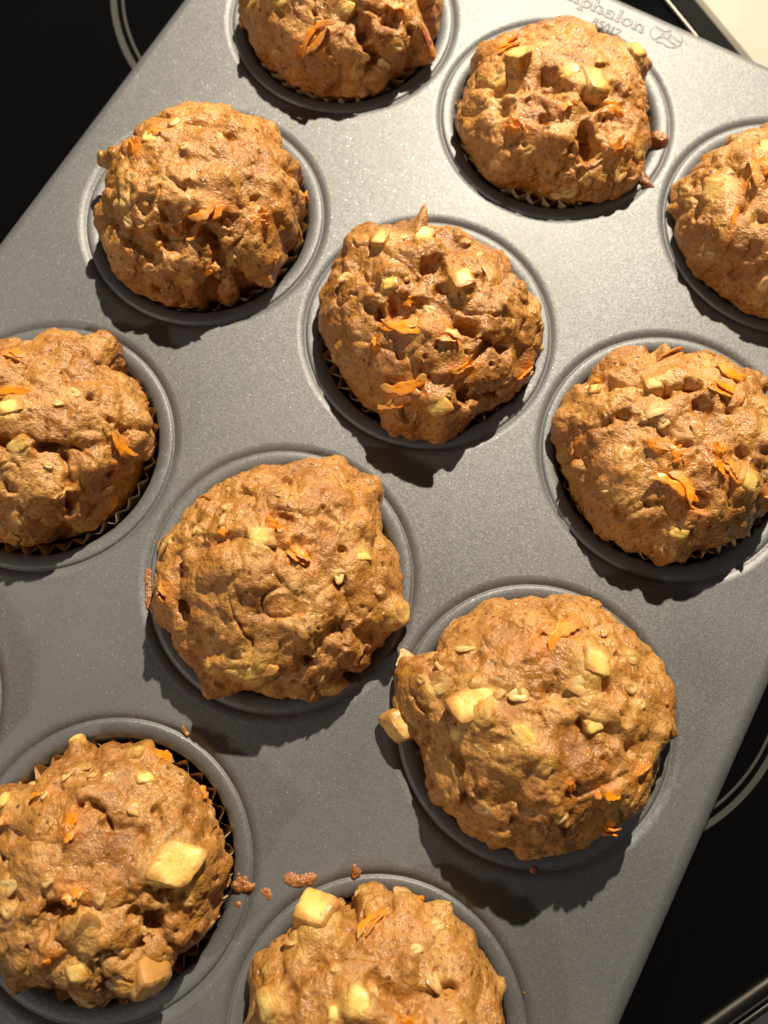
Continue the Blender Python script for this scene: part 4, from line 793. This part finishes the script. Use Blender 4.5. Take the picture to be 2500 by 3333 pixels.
def muffin_surface(spec, seed, N):
    u, v = np.meshgrid(np.linspace(-1, 1, N), np.linspace(-1, 1, N), indexing='ij')
    big = np.abs(u) > np.abs(v)
    rho = np.where(big, np.abs(u), np.abs(v))
    with np.errstate(divide='ignore', invalid='ignore'):
        th = np.where(big, (np.pi / 4) * v / u + np.where(u < 0, np.pi, 0), np.pi / 2 - (np.pi / 4) * u / v + np.where(v < 0, np.pi, 0))
    th = np.nan_to_num(th).ravel() % (2 * np.pi)
    rho = rho.ravel()
    s = np.where(rho < .96, rho / .96 * 2.17, 2.17 + (rho - .96) / .04 * .1)
    P0 = dome(spec['R'], spec['h'], th, s)
    n0 = blur(normals(P0, N), N, 12)
    def at(t, q):
        d = (np.angle(np.exp(1j * (th - t))) * np.sin(np.minimum(s, 1.57))) ** 2 + (s - q) ** 2
        return int(np.argmin(d))
    w = 1 - smoothstep(1.80, 2.1, s)
    S = P0 + np.array([seed * 13.7, seed * 5.1, seed * 9.3])
    wp = S + .22 * np.stack([perlin(S, 1.1, 11), perlin(S, 1.1, 12), perlin(S, 1.1, 13)], 1)
    # 1. lumps of batter with creases between them
    f1, f2, rid = worley(wp, 1 / 1.45, seed)
    lump = np.clip((f2 - f1) * 1.5, 0, 1)
    lump = np.sqrt(np.clip(1 - (1 - lump) ** 2, 0, 1))
    d = .15 * (lump - .75) * (.25 + .95 * smoothstep(-.10, .25, perlin(S, .5, 3))) + .16 * (rid - .5) * smoothstep(0, .7, f2 - f1)
    d += .27 * perlin(wp, .65, 21) + .18 * perlin(wp, 1.5, 22)
    # 2. bits that stick out lift the batter, listed bumps and dents
    damp = np.ones(len(P0)); lift = np.zeros(len(P0))
    stain = np.zeros((len(P0), 2))
    ragged = 1 + .5 * perlin(S, 2.2, 71) + .3 * perlin(S, 5.0, 72)
    for f in spec['f']:
        if f[0] in 'vt': continue
        c = P0[at(f[1], f[2])]
        dist = np.linalg.norm(P0 - c, axis=1)
        if f[0] == 'b':
            lift += f[4] * np.exp(-(dist / (f[3] * .85)) ** 2)
        elif f[0] in 'aco':
            sz = .5 * (f[5] + f[6])
            damp *= 1 - .55 * np.exp(-(dist / (.6 * sz)) ** 2)
            if f[0] == 'a':
                lift += (.62 if f[7] < .55 else .22) * f[7] * min(f[5], f[6]) * np.exp(-(dist / (.66 * sz)) ** 4)
                stain[:, 0] = np.maximum(stain[:, 0], np.exp(-(dist * ragged / (.62 * sz)) ** 4))
            elif f[0] == 'c':
                e = P0[at(f[3], f[4])] - c
                ln = np.linalg.norm(e) + 1e-6; e = e / ln
                t = np.clip((P0 - c) @ e, -f[5] * .45, f[5] * .45)
                dl = np.linalg.norm(P0 - c - t[:, None] * e, axis=1)
                lift += .10 * np.exp(-(dl / (.75 * f[6])) ** 2)
                stain[:, 1] = np.maximum(stain[:, 1], np.exp(-(dl * ragged / (.55 * f[6] + .06)) ** 2))
            else:
                lift += .05 * np.exp(-(dist / (.5 * sz)) ** 4)
                stain[:, 0] = np.maximum(stain[:, 0], .6 * np.exp(-(dist * ragged / (.6 * sz)) ** 4))
    P = P0 + n0 * ((d * damp + lift) * w)[:, None]
    n = blur(normals(P, N), N, 6)
    # 3. cracks, craters and crumb
    m = np.zeros(len(P))
    S2 = P + np.array([seed * 13.7, seed * 5.1, seed * 9.3])
    wob = .9 * perlin(S2, 2.6, 31) + .6 * perlin(S2, 5.5, 32)
    for f in spec['f']:
        if f[0] == 'h':
            i0 = at(f[1], f[2])
            dist = np.linalg.norm(P0 - P0[i0], axis=1) / (f[3] * .85) + wob * .75
            m -= .90 * f[4] * (1 - smoothstep(.35, 1.15, dist))
        elif f[0] == 'v':                                  # a crease between folds of batter
            kn = [P0[at(f[q], f[q + 1])] for q in range(3, len(f), 2)]
            best = np.full(len(P0), 99.0)
            for A, B in zip(kn[:-1], kn[1:]):
                e = B - A
                t = np.clip(((P0 - A) @ e) / (e @ e + 1e-9), 0, 1)
                best = np.minimum(best, np.linalg.norm(P0 - A - t[:, None] * e, axis=1))
            wide = f[1] * (1.0 + 1.2 * perlin(S2, 1.3, 33))
            q = best / np.maximum(wide, .08) + .35 * wob
            m -= .88 * f[2] * (1 + 1.1 * perlin(S2, 1.0, 34)) * (.65 * (1 - smoothstep(.1, .9, q)) + .45 * np.exp(-(q / 1.8) ** 2))
    cr = np.abs(perlin(S2, .7, 41) + .22 * perlin(S2, 2.0, 42))
    m -= .12 * (1 - smoothstep(.0, .06, cr)) * smoothstep(.08, .25, perlin(S2, .45, 43))
    g1, g2, gid = worley(S2 + .1 * wob[:, None], 1 / .6, seed + 50)
    m += (.04 * (np.clip((g2 - g1) * 2, 0, 1) - .6)) * smoothstep(-.05, .3, perlin(S2, .9, 44))
    pit = smoothstep(-.05, .25, perlin(S2, .6, 45))
    h1, h2, hid = worley(S2, 1 / .34, seed + 90)
    m -= .13 * (hid < .20) * pit * (1 - smoothstep(.12, .34, h1 + .14 * wob))
    k1, k2, kid = worley(S2, 1 / .15, seed + 130)
    m -= .04 * (kid < .15) * (1 - smoothstep(.15, .40, k1 + .1 * wob))
    # soft round nubs of oat and fruit under the skin
    lo = smoothstep(-.25, .2, perlin(S2, .8, 46))
    p1, p2, pid = worley(S2 + .12 * wob[:, None], 1 / .75, seed + 170)
    m += .20 * (pid - .15) * np.clip(1 - (p1 / .62) ** 2, 0, 1) ** 1.2 * lo
    q1, q2, qid = worley(S2 + .06 * wob[:, None], 1 / .42, seed + 210)
    m += .13 * (qid > .35) * (qid - .2) * np.clip(1 - (q1 / .60) ** 2, 0, 1) * (.45 + .55 * lo)
    m += .045 * perlin(S2, 3.0, 51) + .018 * perlin(S2, 6.5, 52)
    P = P + n * (m * np.minimum(1, .35 + .65 * damp) * w)[:, None]
    n = normals(P, N)
    mic = .011 * perlin(S2, 12.0, 61)
    P = P + n * (mic * w)[:, None]
    r = np.hypot(P[:, 0], P[:, 1])
    P[:, 2] = np.where((r > 3.38) & (s < 2.1), np.maximum(P[:, 2], .05 + .02 * wob), P[:, 2])
    deep = np.minimum(1, 3.40 / np.maximum(r, .1))
    low = P[:, 2] < .04
    P[low, 0] *= deep[low]; P[low, 1] *= deep[low]
    return P, n0, at, stain

def box_bit(w, d, h, rs, e=.30, q=9):
    """irregular cube with softened corners: cut fruit"""
    V, F = [], []
    a = np.linspace(-1, 1, q)
    A, B = np.meshgrid(a, a, indexing='ij')
    for ax in range(3):
        for sg in (-1, 1):
            c = np.zeros((q * q, 3)); c[:, ax] = sg
            c[:, (ax + 1) % 3] = A.ravel(); c[:, (ax + 2) % 3] = B.ravel()
            f = grid_faces(q, q) + len(V) * q * q
            F.append(f if sg > 0 else f[:, ::-1]); V.append(c)
    V = np.concatenate(V); F = np.concatenate(F)
    L = (np.abs(V) ** 5).sum(1) ** (1 / 5.)
    V = V / L[:, None] * 1.0
    sh = np.array([[1, rs.uniform(-.25, .25), rs.uniform(-.2, .2)], [rs.uniform(-.2, .2), 1, rs.uniform(-.2, .2)], [rs.uniform(-.12, .12), rs.uniform(-.12, .12), 1]])
    V = V @ sh.T
    V[:, 2] += .25 * rs.uniform(-1, 1) * V[:, 0] + .2 * rs.uniform(-1, 1) * V[:, 1]
    V *= (1 + .22 * perlin(V + rs.uniform(0, 50), .9, 5) + .10 * perlin(V + rs.uniform(0, 50), 2.6, 6))[:, None]
    return V * (w / 2, d / 2, h / 2), F

def shred_bit(L, w, t, rs):
    """a grated strip: bent, twisted, thinner at its ends"""
    nu, nv = 18, 10
    u = np.linspace(-1, 1, nu); a = np.linspace(0, 2 * np.pi, nv, endpoint=False)
    bend = rs.uniform(-.55, .55) * L; tw = rs.uniform(-.5, .5); pw = rs.uniform(2.5, 7.0); lift = rs.uniform(-.02, .08)
    V = []
    for q in u:
        wd = w * .5 * (1 - abs(q) ** pw) ** .6 * (1 + .22 * math.sin(6 * q + bend * 30) + .15 * math.sin(13 * q + tw * 20)) + .012
        th = t * .5 * (1 - .6 * abs(q) ** 3)
        r = tw * q
        for b in a:
            y = wd * math.copysign(abs(math.cos(b)) ** .7, math.cos(b)); z = th * math.sin(b) + .10 * w * (y / (w * .5)) ** 2
            V.append((q * L / 2, y * math.cos(r) - z * math.sin(r) + bend * (q * q - .4) * .5, y * math.sin(r) + z * math.cos(r) - (q * L / 2) ** 2 / 8.5 + lift * q))
    V = np.array(V).reshape(nu, nv, 3)
    F = []
    for i in range(nu - 1):
        for j in range(nv):
            k = (j + 1) % nv
            F.append((i * nv + j, (i + 1) * nv + j, (i + 1) * nv + k, i * nv + k))
    V = V.reshape(-1, 3)
    V = V + .02 * np.stack([perlin(V + rs.uniform(0, 30), 3., 1), perlin(V + 9, 3., 2), perlin(V + 5, 3., 3)], 1)
    return V, np.array(F)[:, ::-1]

def tip_bit(L, r, rs):
    nu, nv = 14, 12
    V = []
    bx, by = rs.uniform(-.25, .25) * L, rs.uniform(-.25, .25) * L
    for j in range(nv):
        q = j / (nv - 1)
        for i in range(nu):
            a = 2 * math.pi * i / nu
            rr = r * (1 - q ** 2.0) ** .8 * (1 + .2 * math.sin(2 * a + 1) + .1 * math.sin(7 * q + 3 * a)) + .004
            V.append((rr * math.cos(a) + bx * q * q, .75 * rr * math.sin(a) + by * q * q, q * L))
    F = [(j * nu + i, j * nu + (i + 1) % nu, (j + 1) * nu + (i + 1) % nu, (j + 1) * nu + i) for j in range(nv - 1) for i in range(nu)]
    return np.array(V), np.array(F)

def flake_bit(L, w, rs):
    """rolled oat: a thin oval with a groove down the middle and a ragged edge"""
    nu, nv = 16, 7
    V = []
    for sgn in (1, -1):
        for j in range(nv):
            q = j / (nv - 1)
            for i in range(nu):
                a = 2 * math.pi * i / nu
                e = 1 + .10 * math.sin(3 * a + L * 40) + .06 * math.sin(5 * a + w * 70)
                x, y = q * L / 2 * math.cos(a) * e, q * w / 2 * math.sin(a) * e
                z = sgn * .036 * math.sqrt(max(0, 1 - q ** 3)) + .22 * (y * y) / w - .20 * x * x / L
                if sgn > 0: z -= .028 * math.exp(-(y / (.10 * w)) ** 2) * (1 - q)
                V.append((x, y, z))
    F = []
    for k in range(2):
        for j in range(nv - 1):
            for i in range(nu):
                m = (i + 1) % nu
                f = (k * nu * nv + j * nu + i, k * nu * nv + (j + 1) * nu + i, k * nu * nv + (j + 1) * nu + m, k * nu * nv + j * nu + m)
                F.append(f if k == 0 else f[::-1])
    return np.array(V), np.array(F)

def liner_mesh():
    fl, per = 38, 10
    n = fl * per
    t = np.arange(n) * 2 * np.pi / n
    zz = np.linspace(0, 1, 9)
    tri = 1 - 2 * np.abs(((np.arange(n) / per) % 1) * 2 - 1)
    tri = np.sign(tri) * np.abs(tri) ** .8
    rs = np.random.RandomState(4)
    jit = np.repeat(rs.uniform(.6, 1.25, fl), per)
    V = []
    for q in zz:
        r = 2.45 + q * .91 + tri * jit * (.035 + .115 * q ** 2) + .05 * q ** 4 * np.sin(3 * t + 1)
        r = np.minimum(r, 3.53)
        V.append(np.stack([r * np.cos(t), r * np.sin(t), -3.0 + q * (2.93 + .04 * tri), ], 1))
    V = np.stack(V, 1).reshape(-1, 3)
    V[:, 2] += 3.2
    return mesh_from('paper_liner', V, grid_faces(n, len(zz), True)[:, ::-1])
LINER = liner_mesh()

WHERE = {'A': (0, 3), 'D': (0, 2), 'G': (0, 1), 'X': (0, 0), 'B': (1, 3), 'E': (1, 2), 'H': (1, 1), 'J': (1, 0), 'C': (2, 3), 'F': (2, 2), 'I': (2, 1), 'K': (2, 0)}
LABEL = {
    'A': 'topmost muffin, cut by the upper edge, with a long carrot shred in front',
    'B': 'muffin beside the embossed name, with a baked crumb stuck to its right',
    'C': 'muffin cut by the right edge, orange carrot on top and a lumpy left side',
    'D': 'upper left muffin with a curved bright carrot sliver in a dark crack',
    'E': 'muffin with a pointed tip at the top and three apple cubes, middle of the tin',
    'F': 'muffin on the right with many orange carrot shreds, cropped at the edge',
    'G': 'muffin cut by the left edge, smooth top with one bright yellow apple cube',
    'H': 'muffin with a large smooth mound and corner apple pieces sticking out',
    'I': 'widest muffin, with an apple cube hanging out over its left rim',
    'J': 'lower left muffin with two large apple chunks and fluted paper showing',
    'K': 'muffin cut by the bottom edge, with a big apple chunk at its upper left',
    'X': 'plain brown muffin in the near left corner cup, outside the picture',
}
def place(name, V, F, mat, root, pos, x_ax, n_ax, sink=0.0):
    n_ax = n_ax / np.linalg.norm(n_ax)
    x_ax = x_ax - n_ax * (x_ax @ n_ax)
    if np.linalg.norm(x_ax) < 1e-4: x_ax = np.cross(n_ax, (0, 1, .1))
    x_ax = x_ax / np.linalg.norm(x_ax)
    y_ax = np.cross(n_ax, x_ax)
    o = obj(name, mesh_from(name, V, F), mat, root)
    M = np.eye(4)
    M[:3, 0], M[:3, 1], M[:3, 2], M[:3, 3] = x_ax, y_ax, n_ax, (pos + n_ax * sink) * CM if False else pos * CM + n_ax * sink * CM
    o.matrix_local = Matrix(M.tolist())
    return o

def build_muffin(key, seed):
    spec = MUFFINS[key]
    c, r = WHERE[key]
    x, y = cup_xy(c, r)
    root = obj('muffin', None, None, None, (x, y, TOP - 3.2))
    tag(root, LABEL[key], 'muffin', 'muffins in the tin')
    N = {'X': 90, 'A': 270, 'C': 270, 'G': 290, 'K': 280}.get(key, 330)
    P, n0, at, stain = muffin_surface(spec, seed, N)
    P = P + (0, 0, 3.2)
    f = grid_faces(N, N)
    a, b_, c_ = P[f[:, 0]], P[f[:, 1]], P[f[:, 2]]
    mid = len(f) // 2 + N // 2
    if np.cross(b_ - a, c_ - a)[mid][2] < 0: f = f[:, ::-1]
    cake = mesh_from('cake', P, f)
    ca = cake.color_attributes.new('stain', 'FLOAT_COLOR', 'POINT')
    ca.data.foreach_set('color', np.c_[stain, np.zeros(len(P)), np.ones(len(P))].astype(np.float32).ravel())
    obj('cake', cake, M_CRUMB[{'B': 2, 'D': 2, 'A': 2, 'J': 1, 'E': 1}.get(key, 0)], root)
    obj('paper_liner', LINER, M_PAPER, root).rotation_euler = (0, 0, seed * .7)
    rs = random.Random(seed * 101 + 3)
    for ft in spec['f']:
        if ft[0] not in 'aco': continue
        i, j = at(ft[1], ft[2]), at(ft[3], ft[4])
        p, n, ax = P[i], n0[i], P[j] - P[i]
        if ft[0] == 'a':
            w, d = ft[5] * .92, ft[6] * .92
            h = .75 * min(w, d) + .12
            V, F = box_bit(w, d, h, rs)
            nn = n + np.array([rs.uniform(-.22, .22) for _ in range(3)])
            e = .03 + (.18 * ft[7] * h if ft[7] < .5 else .8 * (ft[7] - .25) * h)
            if ft[7] > .7:                                # hangs out over the rim
                e = .60 * h; nn = nn + np.array([0, 0, .25])
            place('apple_chunk', V, F, M_APPLE, root, p, ax, nn, e - h / 2)
        elif ft[0] == 'c':
            side = np.cross(n, ax / (np.linalg.norm(ax) + 1e-9))
            cnt = 1 if ft[6] < .28 else (2 if ft[6] < .5 else 3)
            lean = rs.choice([-1, 1])
            for q in range(cnt):                          # ragged strands lying side by side
                sl = rs.uniform(.75, 1.15)
                V, F = shred_bit(ft[5] * sl, ft[6] * rs.uniform(.85, 1.1) / cnt ** .55, .085, rs)
                nn = n + side * lean * rs.uniform(.25, .8) + np.array([rs.uniform(-.15, .15) for _ in range(3)])
                off = side * ft[6] * ((q - (cnt - 1) / 2) / cnt) + ax / (np.linalg.norm(ax) + 1e-9) * rs.uniform(-.18, .18) * ft[5]
                j2 = int(np.argmin(((P - (p + off)) ** 2).sum(1)))
                place('carrot_shred', V, F, M_SKIN if (key == 'A' and ft[1] > 6.15) else M_CARROT, root, P[j2], ax + side * rs.uniform(-.25, .25) * np.linalg.norm(ax), nn, -.03 + .10 * ft[7])
        else:
            V, F = flake_bit(ft[5], ft[6], rs)
            nn = n + np.array([rs.uniform(-.28, .28) for _ in range(3)])
            place('oat_flake', V, F, M_OAT, root, p, ax, nn, -.022)
    for ft in spec['f']:
        if ft[0] == 't':                                   # a drawn-out tip of batter
            i = at(ft[1], ft[2]); d = np.array(ft[3:6]); L = np.linalg.norm(d)
            V, F = tip_bit(L * 1.5, max(.13, .60 * L), rs)
            place('batter_tip', V, F, M_CRUMB[0], root, P[i] - d * .55, np.array([.3, .2, 1.0]), d, 0.0)
    if key != 'X':
        for _ in range(3):
            i = at(rs.uniform(0, 6.28), rs.choice([rs.uniform(.1, 1.0), rs.uniform(.7, 1.5)]))
            L = rs.uniform(.28, .55)
            V, F = flake_bit(L, L * rs.uniform(.5, .75), rs)
            nn = n0[i] + np.array([rs.uniform(-.2, .2) for _ in range(3)])
            place('oat_flake', V, F, M_OAT, root, P[i], np.array([rs.uniform(-1, 1), rs.uniform(-1, 1), .1]), nn, rs.uniform(-.05, -.015))
    return root
for n_, key in enumerate('ABCDEFGHIJKX'):
    build_muffin(key, n_ + 1)

# ------------------------------------------------------------------ spilt batter and crumbs on the tin
def spill(name, label, cat, cx, cy, blobs, h, seed, mat, group=None, z=0.0, res=.018):
    """low uneven drop: a field of merged discs (dx, dy, r) raised into a crust"""
    b = np.array(blobs, float)
    x0, x1 = (b[:, 0] - b[:, 2]).min() - .12, (b[:, 0] + b[:, 2]).max() + .12
    y0, y1 = (b[:, 1] - b[:, 2]).min() - .12, (b[:, 1] + b[:, 2]).max() + .12
    nx, ny = int((x1 - x0) / res) + 2, int((y1 - y0) / res) + 2
    X, Y = np.meshgrid(np.linspace(x0, x1, nx), np.linspace(y0, y1, ny), indexing='ij')
    d = np.full_like(X, -9.)
    acc = np.zeros_like(X)
    for (bx, by, br) in b:                                 # discs run together
        acc += np.exp(26 * (br * 1.1 - np.hypot(X - bx, Y - by)))
    d = np.log(acc + 1e-9) / 26
    Q = np.stack([X.ravel() + seed * 7, Y.ravel(), 0 * X.ravel()], 1)
    nz = (.06 * perlin(Q, 3.5, seed) + .025 * perlin(Q, 9., seed + 1)).reshape(X.shape)
    d = d + nz
    Z = h * np.sqrt(np.clip(d, 0, .12) / .12) * (1 + 2 * nz) - .012 + np.where(d < 0, d * .3, 0)
    f = grid_faces(nx, ny)
    f = f[(Z.ravel()[f] > -.011).any(1)]
    used, inv = np.unique(f, return_inverse=True)
    v = np.stack([X.ravel(), Y.ravel(), Z.ravel()], 1)[used]
    v[:, 2] += .012
    o = obj(name, mesh_from(name, v, inv.reshape(-1, 4)), mat, None, (cx, cy, TOP - .010 + z))
    return tag(o, label, cat, group)
G = 'batter spilt on the tin'
spill('batter_smear', 'small forked batter smear by the lower left muffin, on its cup rim', 'batter smear', 12.14, 1.47, [(-.18, -.12, .10), (-.05, -.16, .09), (.08, -.06, .10), (.18, .02, .10), (-.02, .06, .07), (-.05, .16, .05), (-.22, .06, .05), (-.28, .16, .05), (.25, .12, .05)], .07, 1, M_CRUST, G)
spill('batter_smear', 'tiny curved batter drop between the two larger smears', 'batter smear', 12.81, 1.60, [(-.12, .0, .07), (-.02, .05, .08), (.07, .0, .07), (.12, -.07, .06)], .06, 2, M_CRUST, G)
spill('batter_smear', 'largest brown batter smear on bare metal near the bottom muffin', 'batter smear', 13.43, 2.37, [(-.30, -.17, .12), (-.18, -.14, .13), (-.05, -.10, .14), (.08, -.02, .14), (.20, .10, .13), (.28, .20, .10), (-.30, -.05, .06)], .08, 3, M_CRUST, G)
spill('batter_smear', 'thin batter streak touching the rim above the bottom muffin', 'batter smear', 14.66, 3.24, [(-.10, .14, .05), (-.04, .06, .06), (0, -.02, .06), (.03, -.10, .05), (.08, .05, .04)], .045, 4, M_CRUST, G)
spill('batter_smear', 'round batter speck on the rim below the forked smear', 'batter smear', 12.26, .95, [(0, 0, .07), (.03, .05, .05)], .06, 5, M_CRUST, G, -.05)
spill('batter_smear', 'brown baked line of batter along the rim left of the mound muffin', 'batter smear', 5.05, 7.45, [(-.04, .06, .06), (.0, 0, .07), (.05, -.08, .05), (.10, -.16, .055), (.16, -.25, .05), (.22, -.33, .05), (.28, -.42, .055), (.34, -.50, .045), (.40, -.58, .05), (.46, -.67, .05), (.52, -.75, .05), (.58, -.84, .045)], .02, 6, M_CRUST, G, -.02)
spill('batter_smear', 'fat batter drip running from the muffin by the embossed name', 'batter smear', 12.50, 27.20, [(-.42, .12, .22), (-.25, .02, .20), (-.12, -.06, .16), (.02, -.10, .11), (.16, -.12, .07), (.28, -.13, .05), (-.42, .36, .14), (-.48, .52, .10)], .16, 7, M_CRUST, G, -.05)
spill('muffin_crumb', 'round reddish baked crumb right of the muffin by the embossed name', 'crumb', 12.18, 28.86, [(0, 0, .26), (-.16, .02, .20), (.06, .08, .18)], .30, 8, M_CRUST, None, -.08)
spill('muffin_crumb', 'pale crumb on the rim above the lower left muffin', 'crumb', 8.45, 4.17, [(-.06, .04, .06), (.0, .0, .06), (.08, -.03, .05), (.13, -.08, .04)], .06, 9, M_CRUMB[0], None, -.04)
spill('muffin_crumb', 'dark burnt speck on the tin below the widest muffin', 'crumb', 18.94, 5.73, [(0, 0, .055), (.02, .02, .04)], .03, 10, M_SKIN)
spill('muffin_crumb', 'tiny amber speck on bare metal left of the right-edge muffin', 'crumb', 16.34, 23.39, [(0, 0, .04), (.05, .05, .035)], .02, 11, M_CRUST)
spill('batter_smear', 'crusty dark line of batter on the rim right of the bottom muffin', 'batter smear', 20.05, 3.30, [(-.12, .25, .045), (-.06, .12, .045), (.0, .0, .05), (.05, -.14, .045), (.10, -.28, .045), (.12, -.42, .04)], .025, 12, M_CRUST, G, -.03)
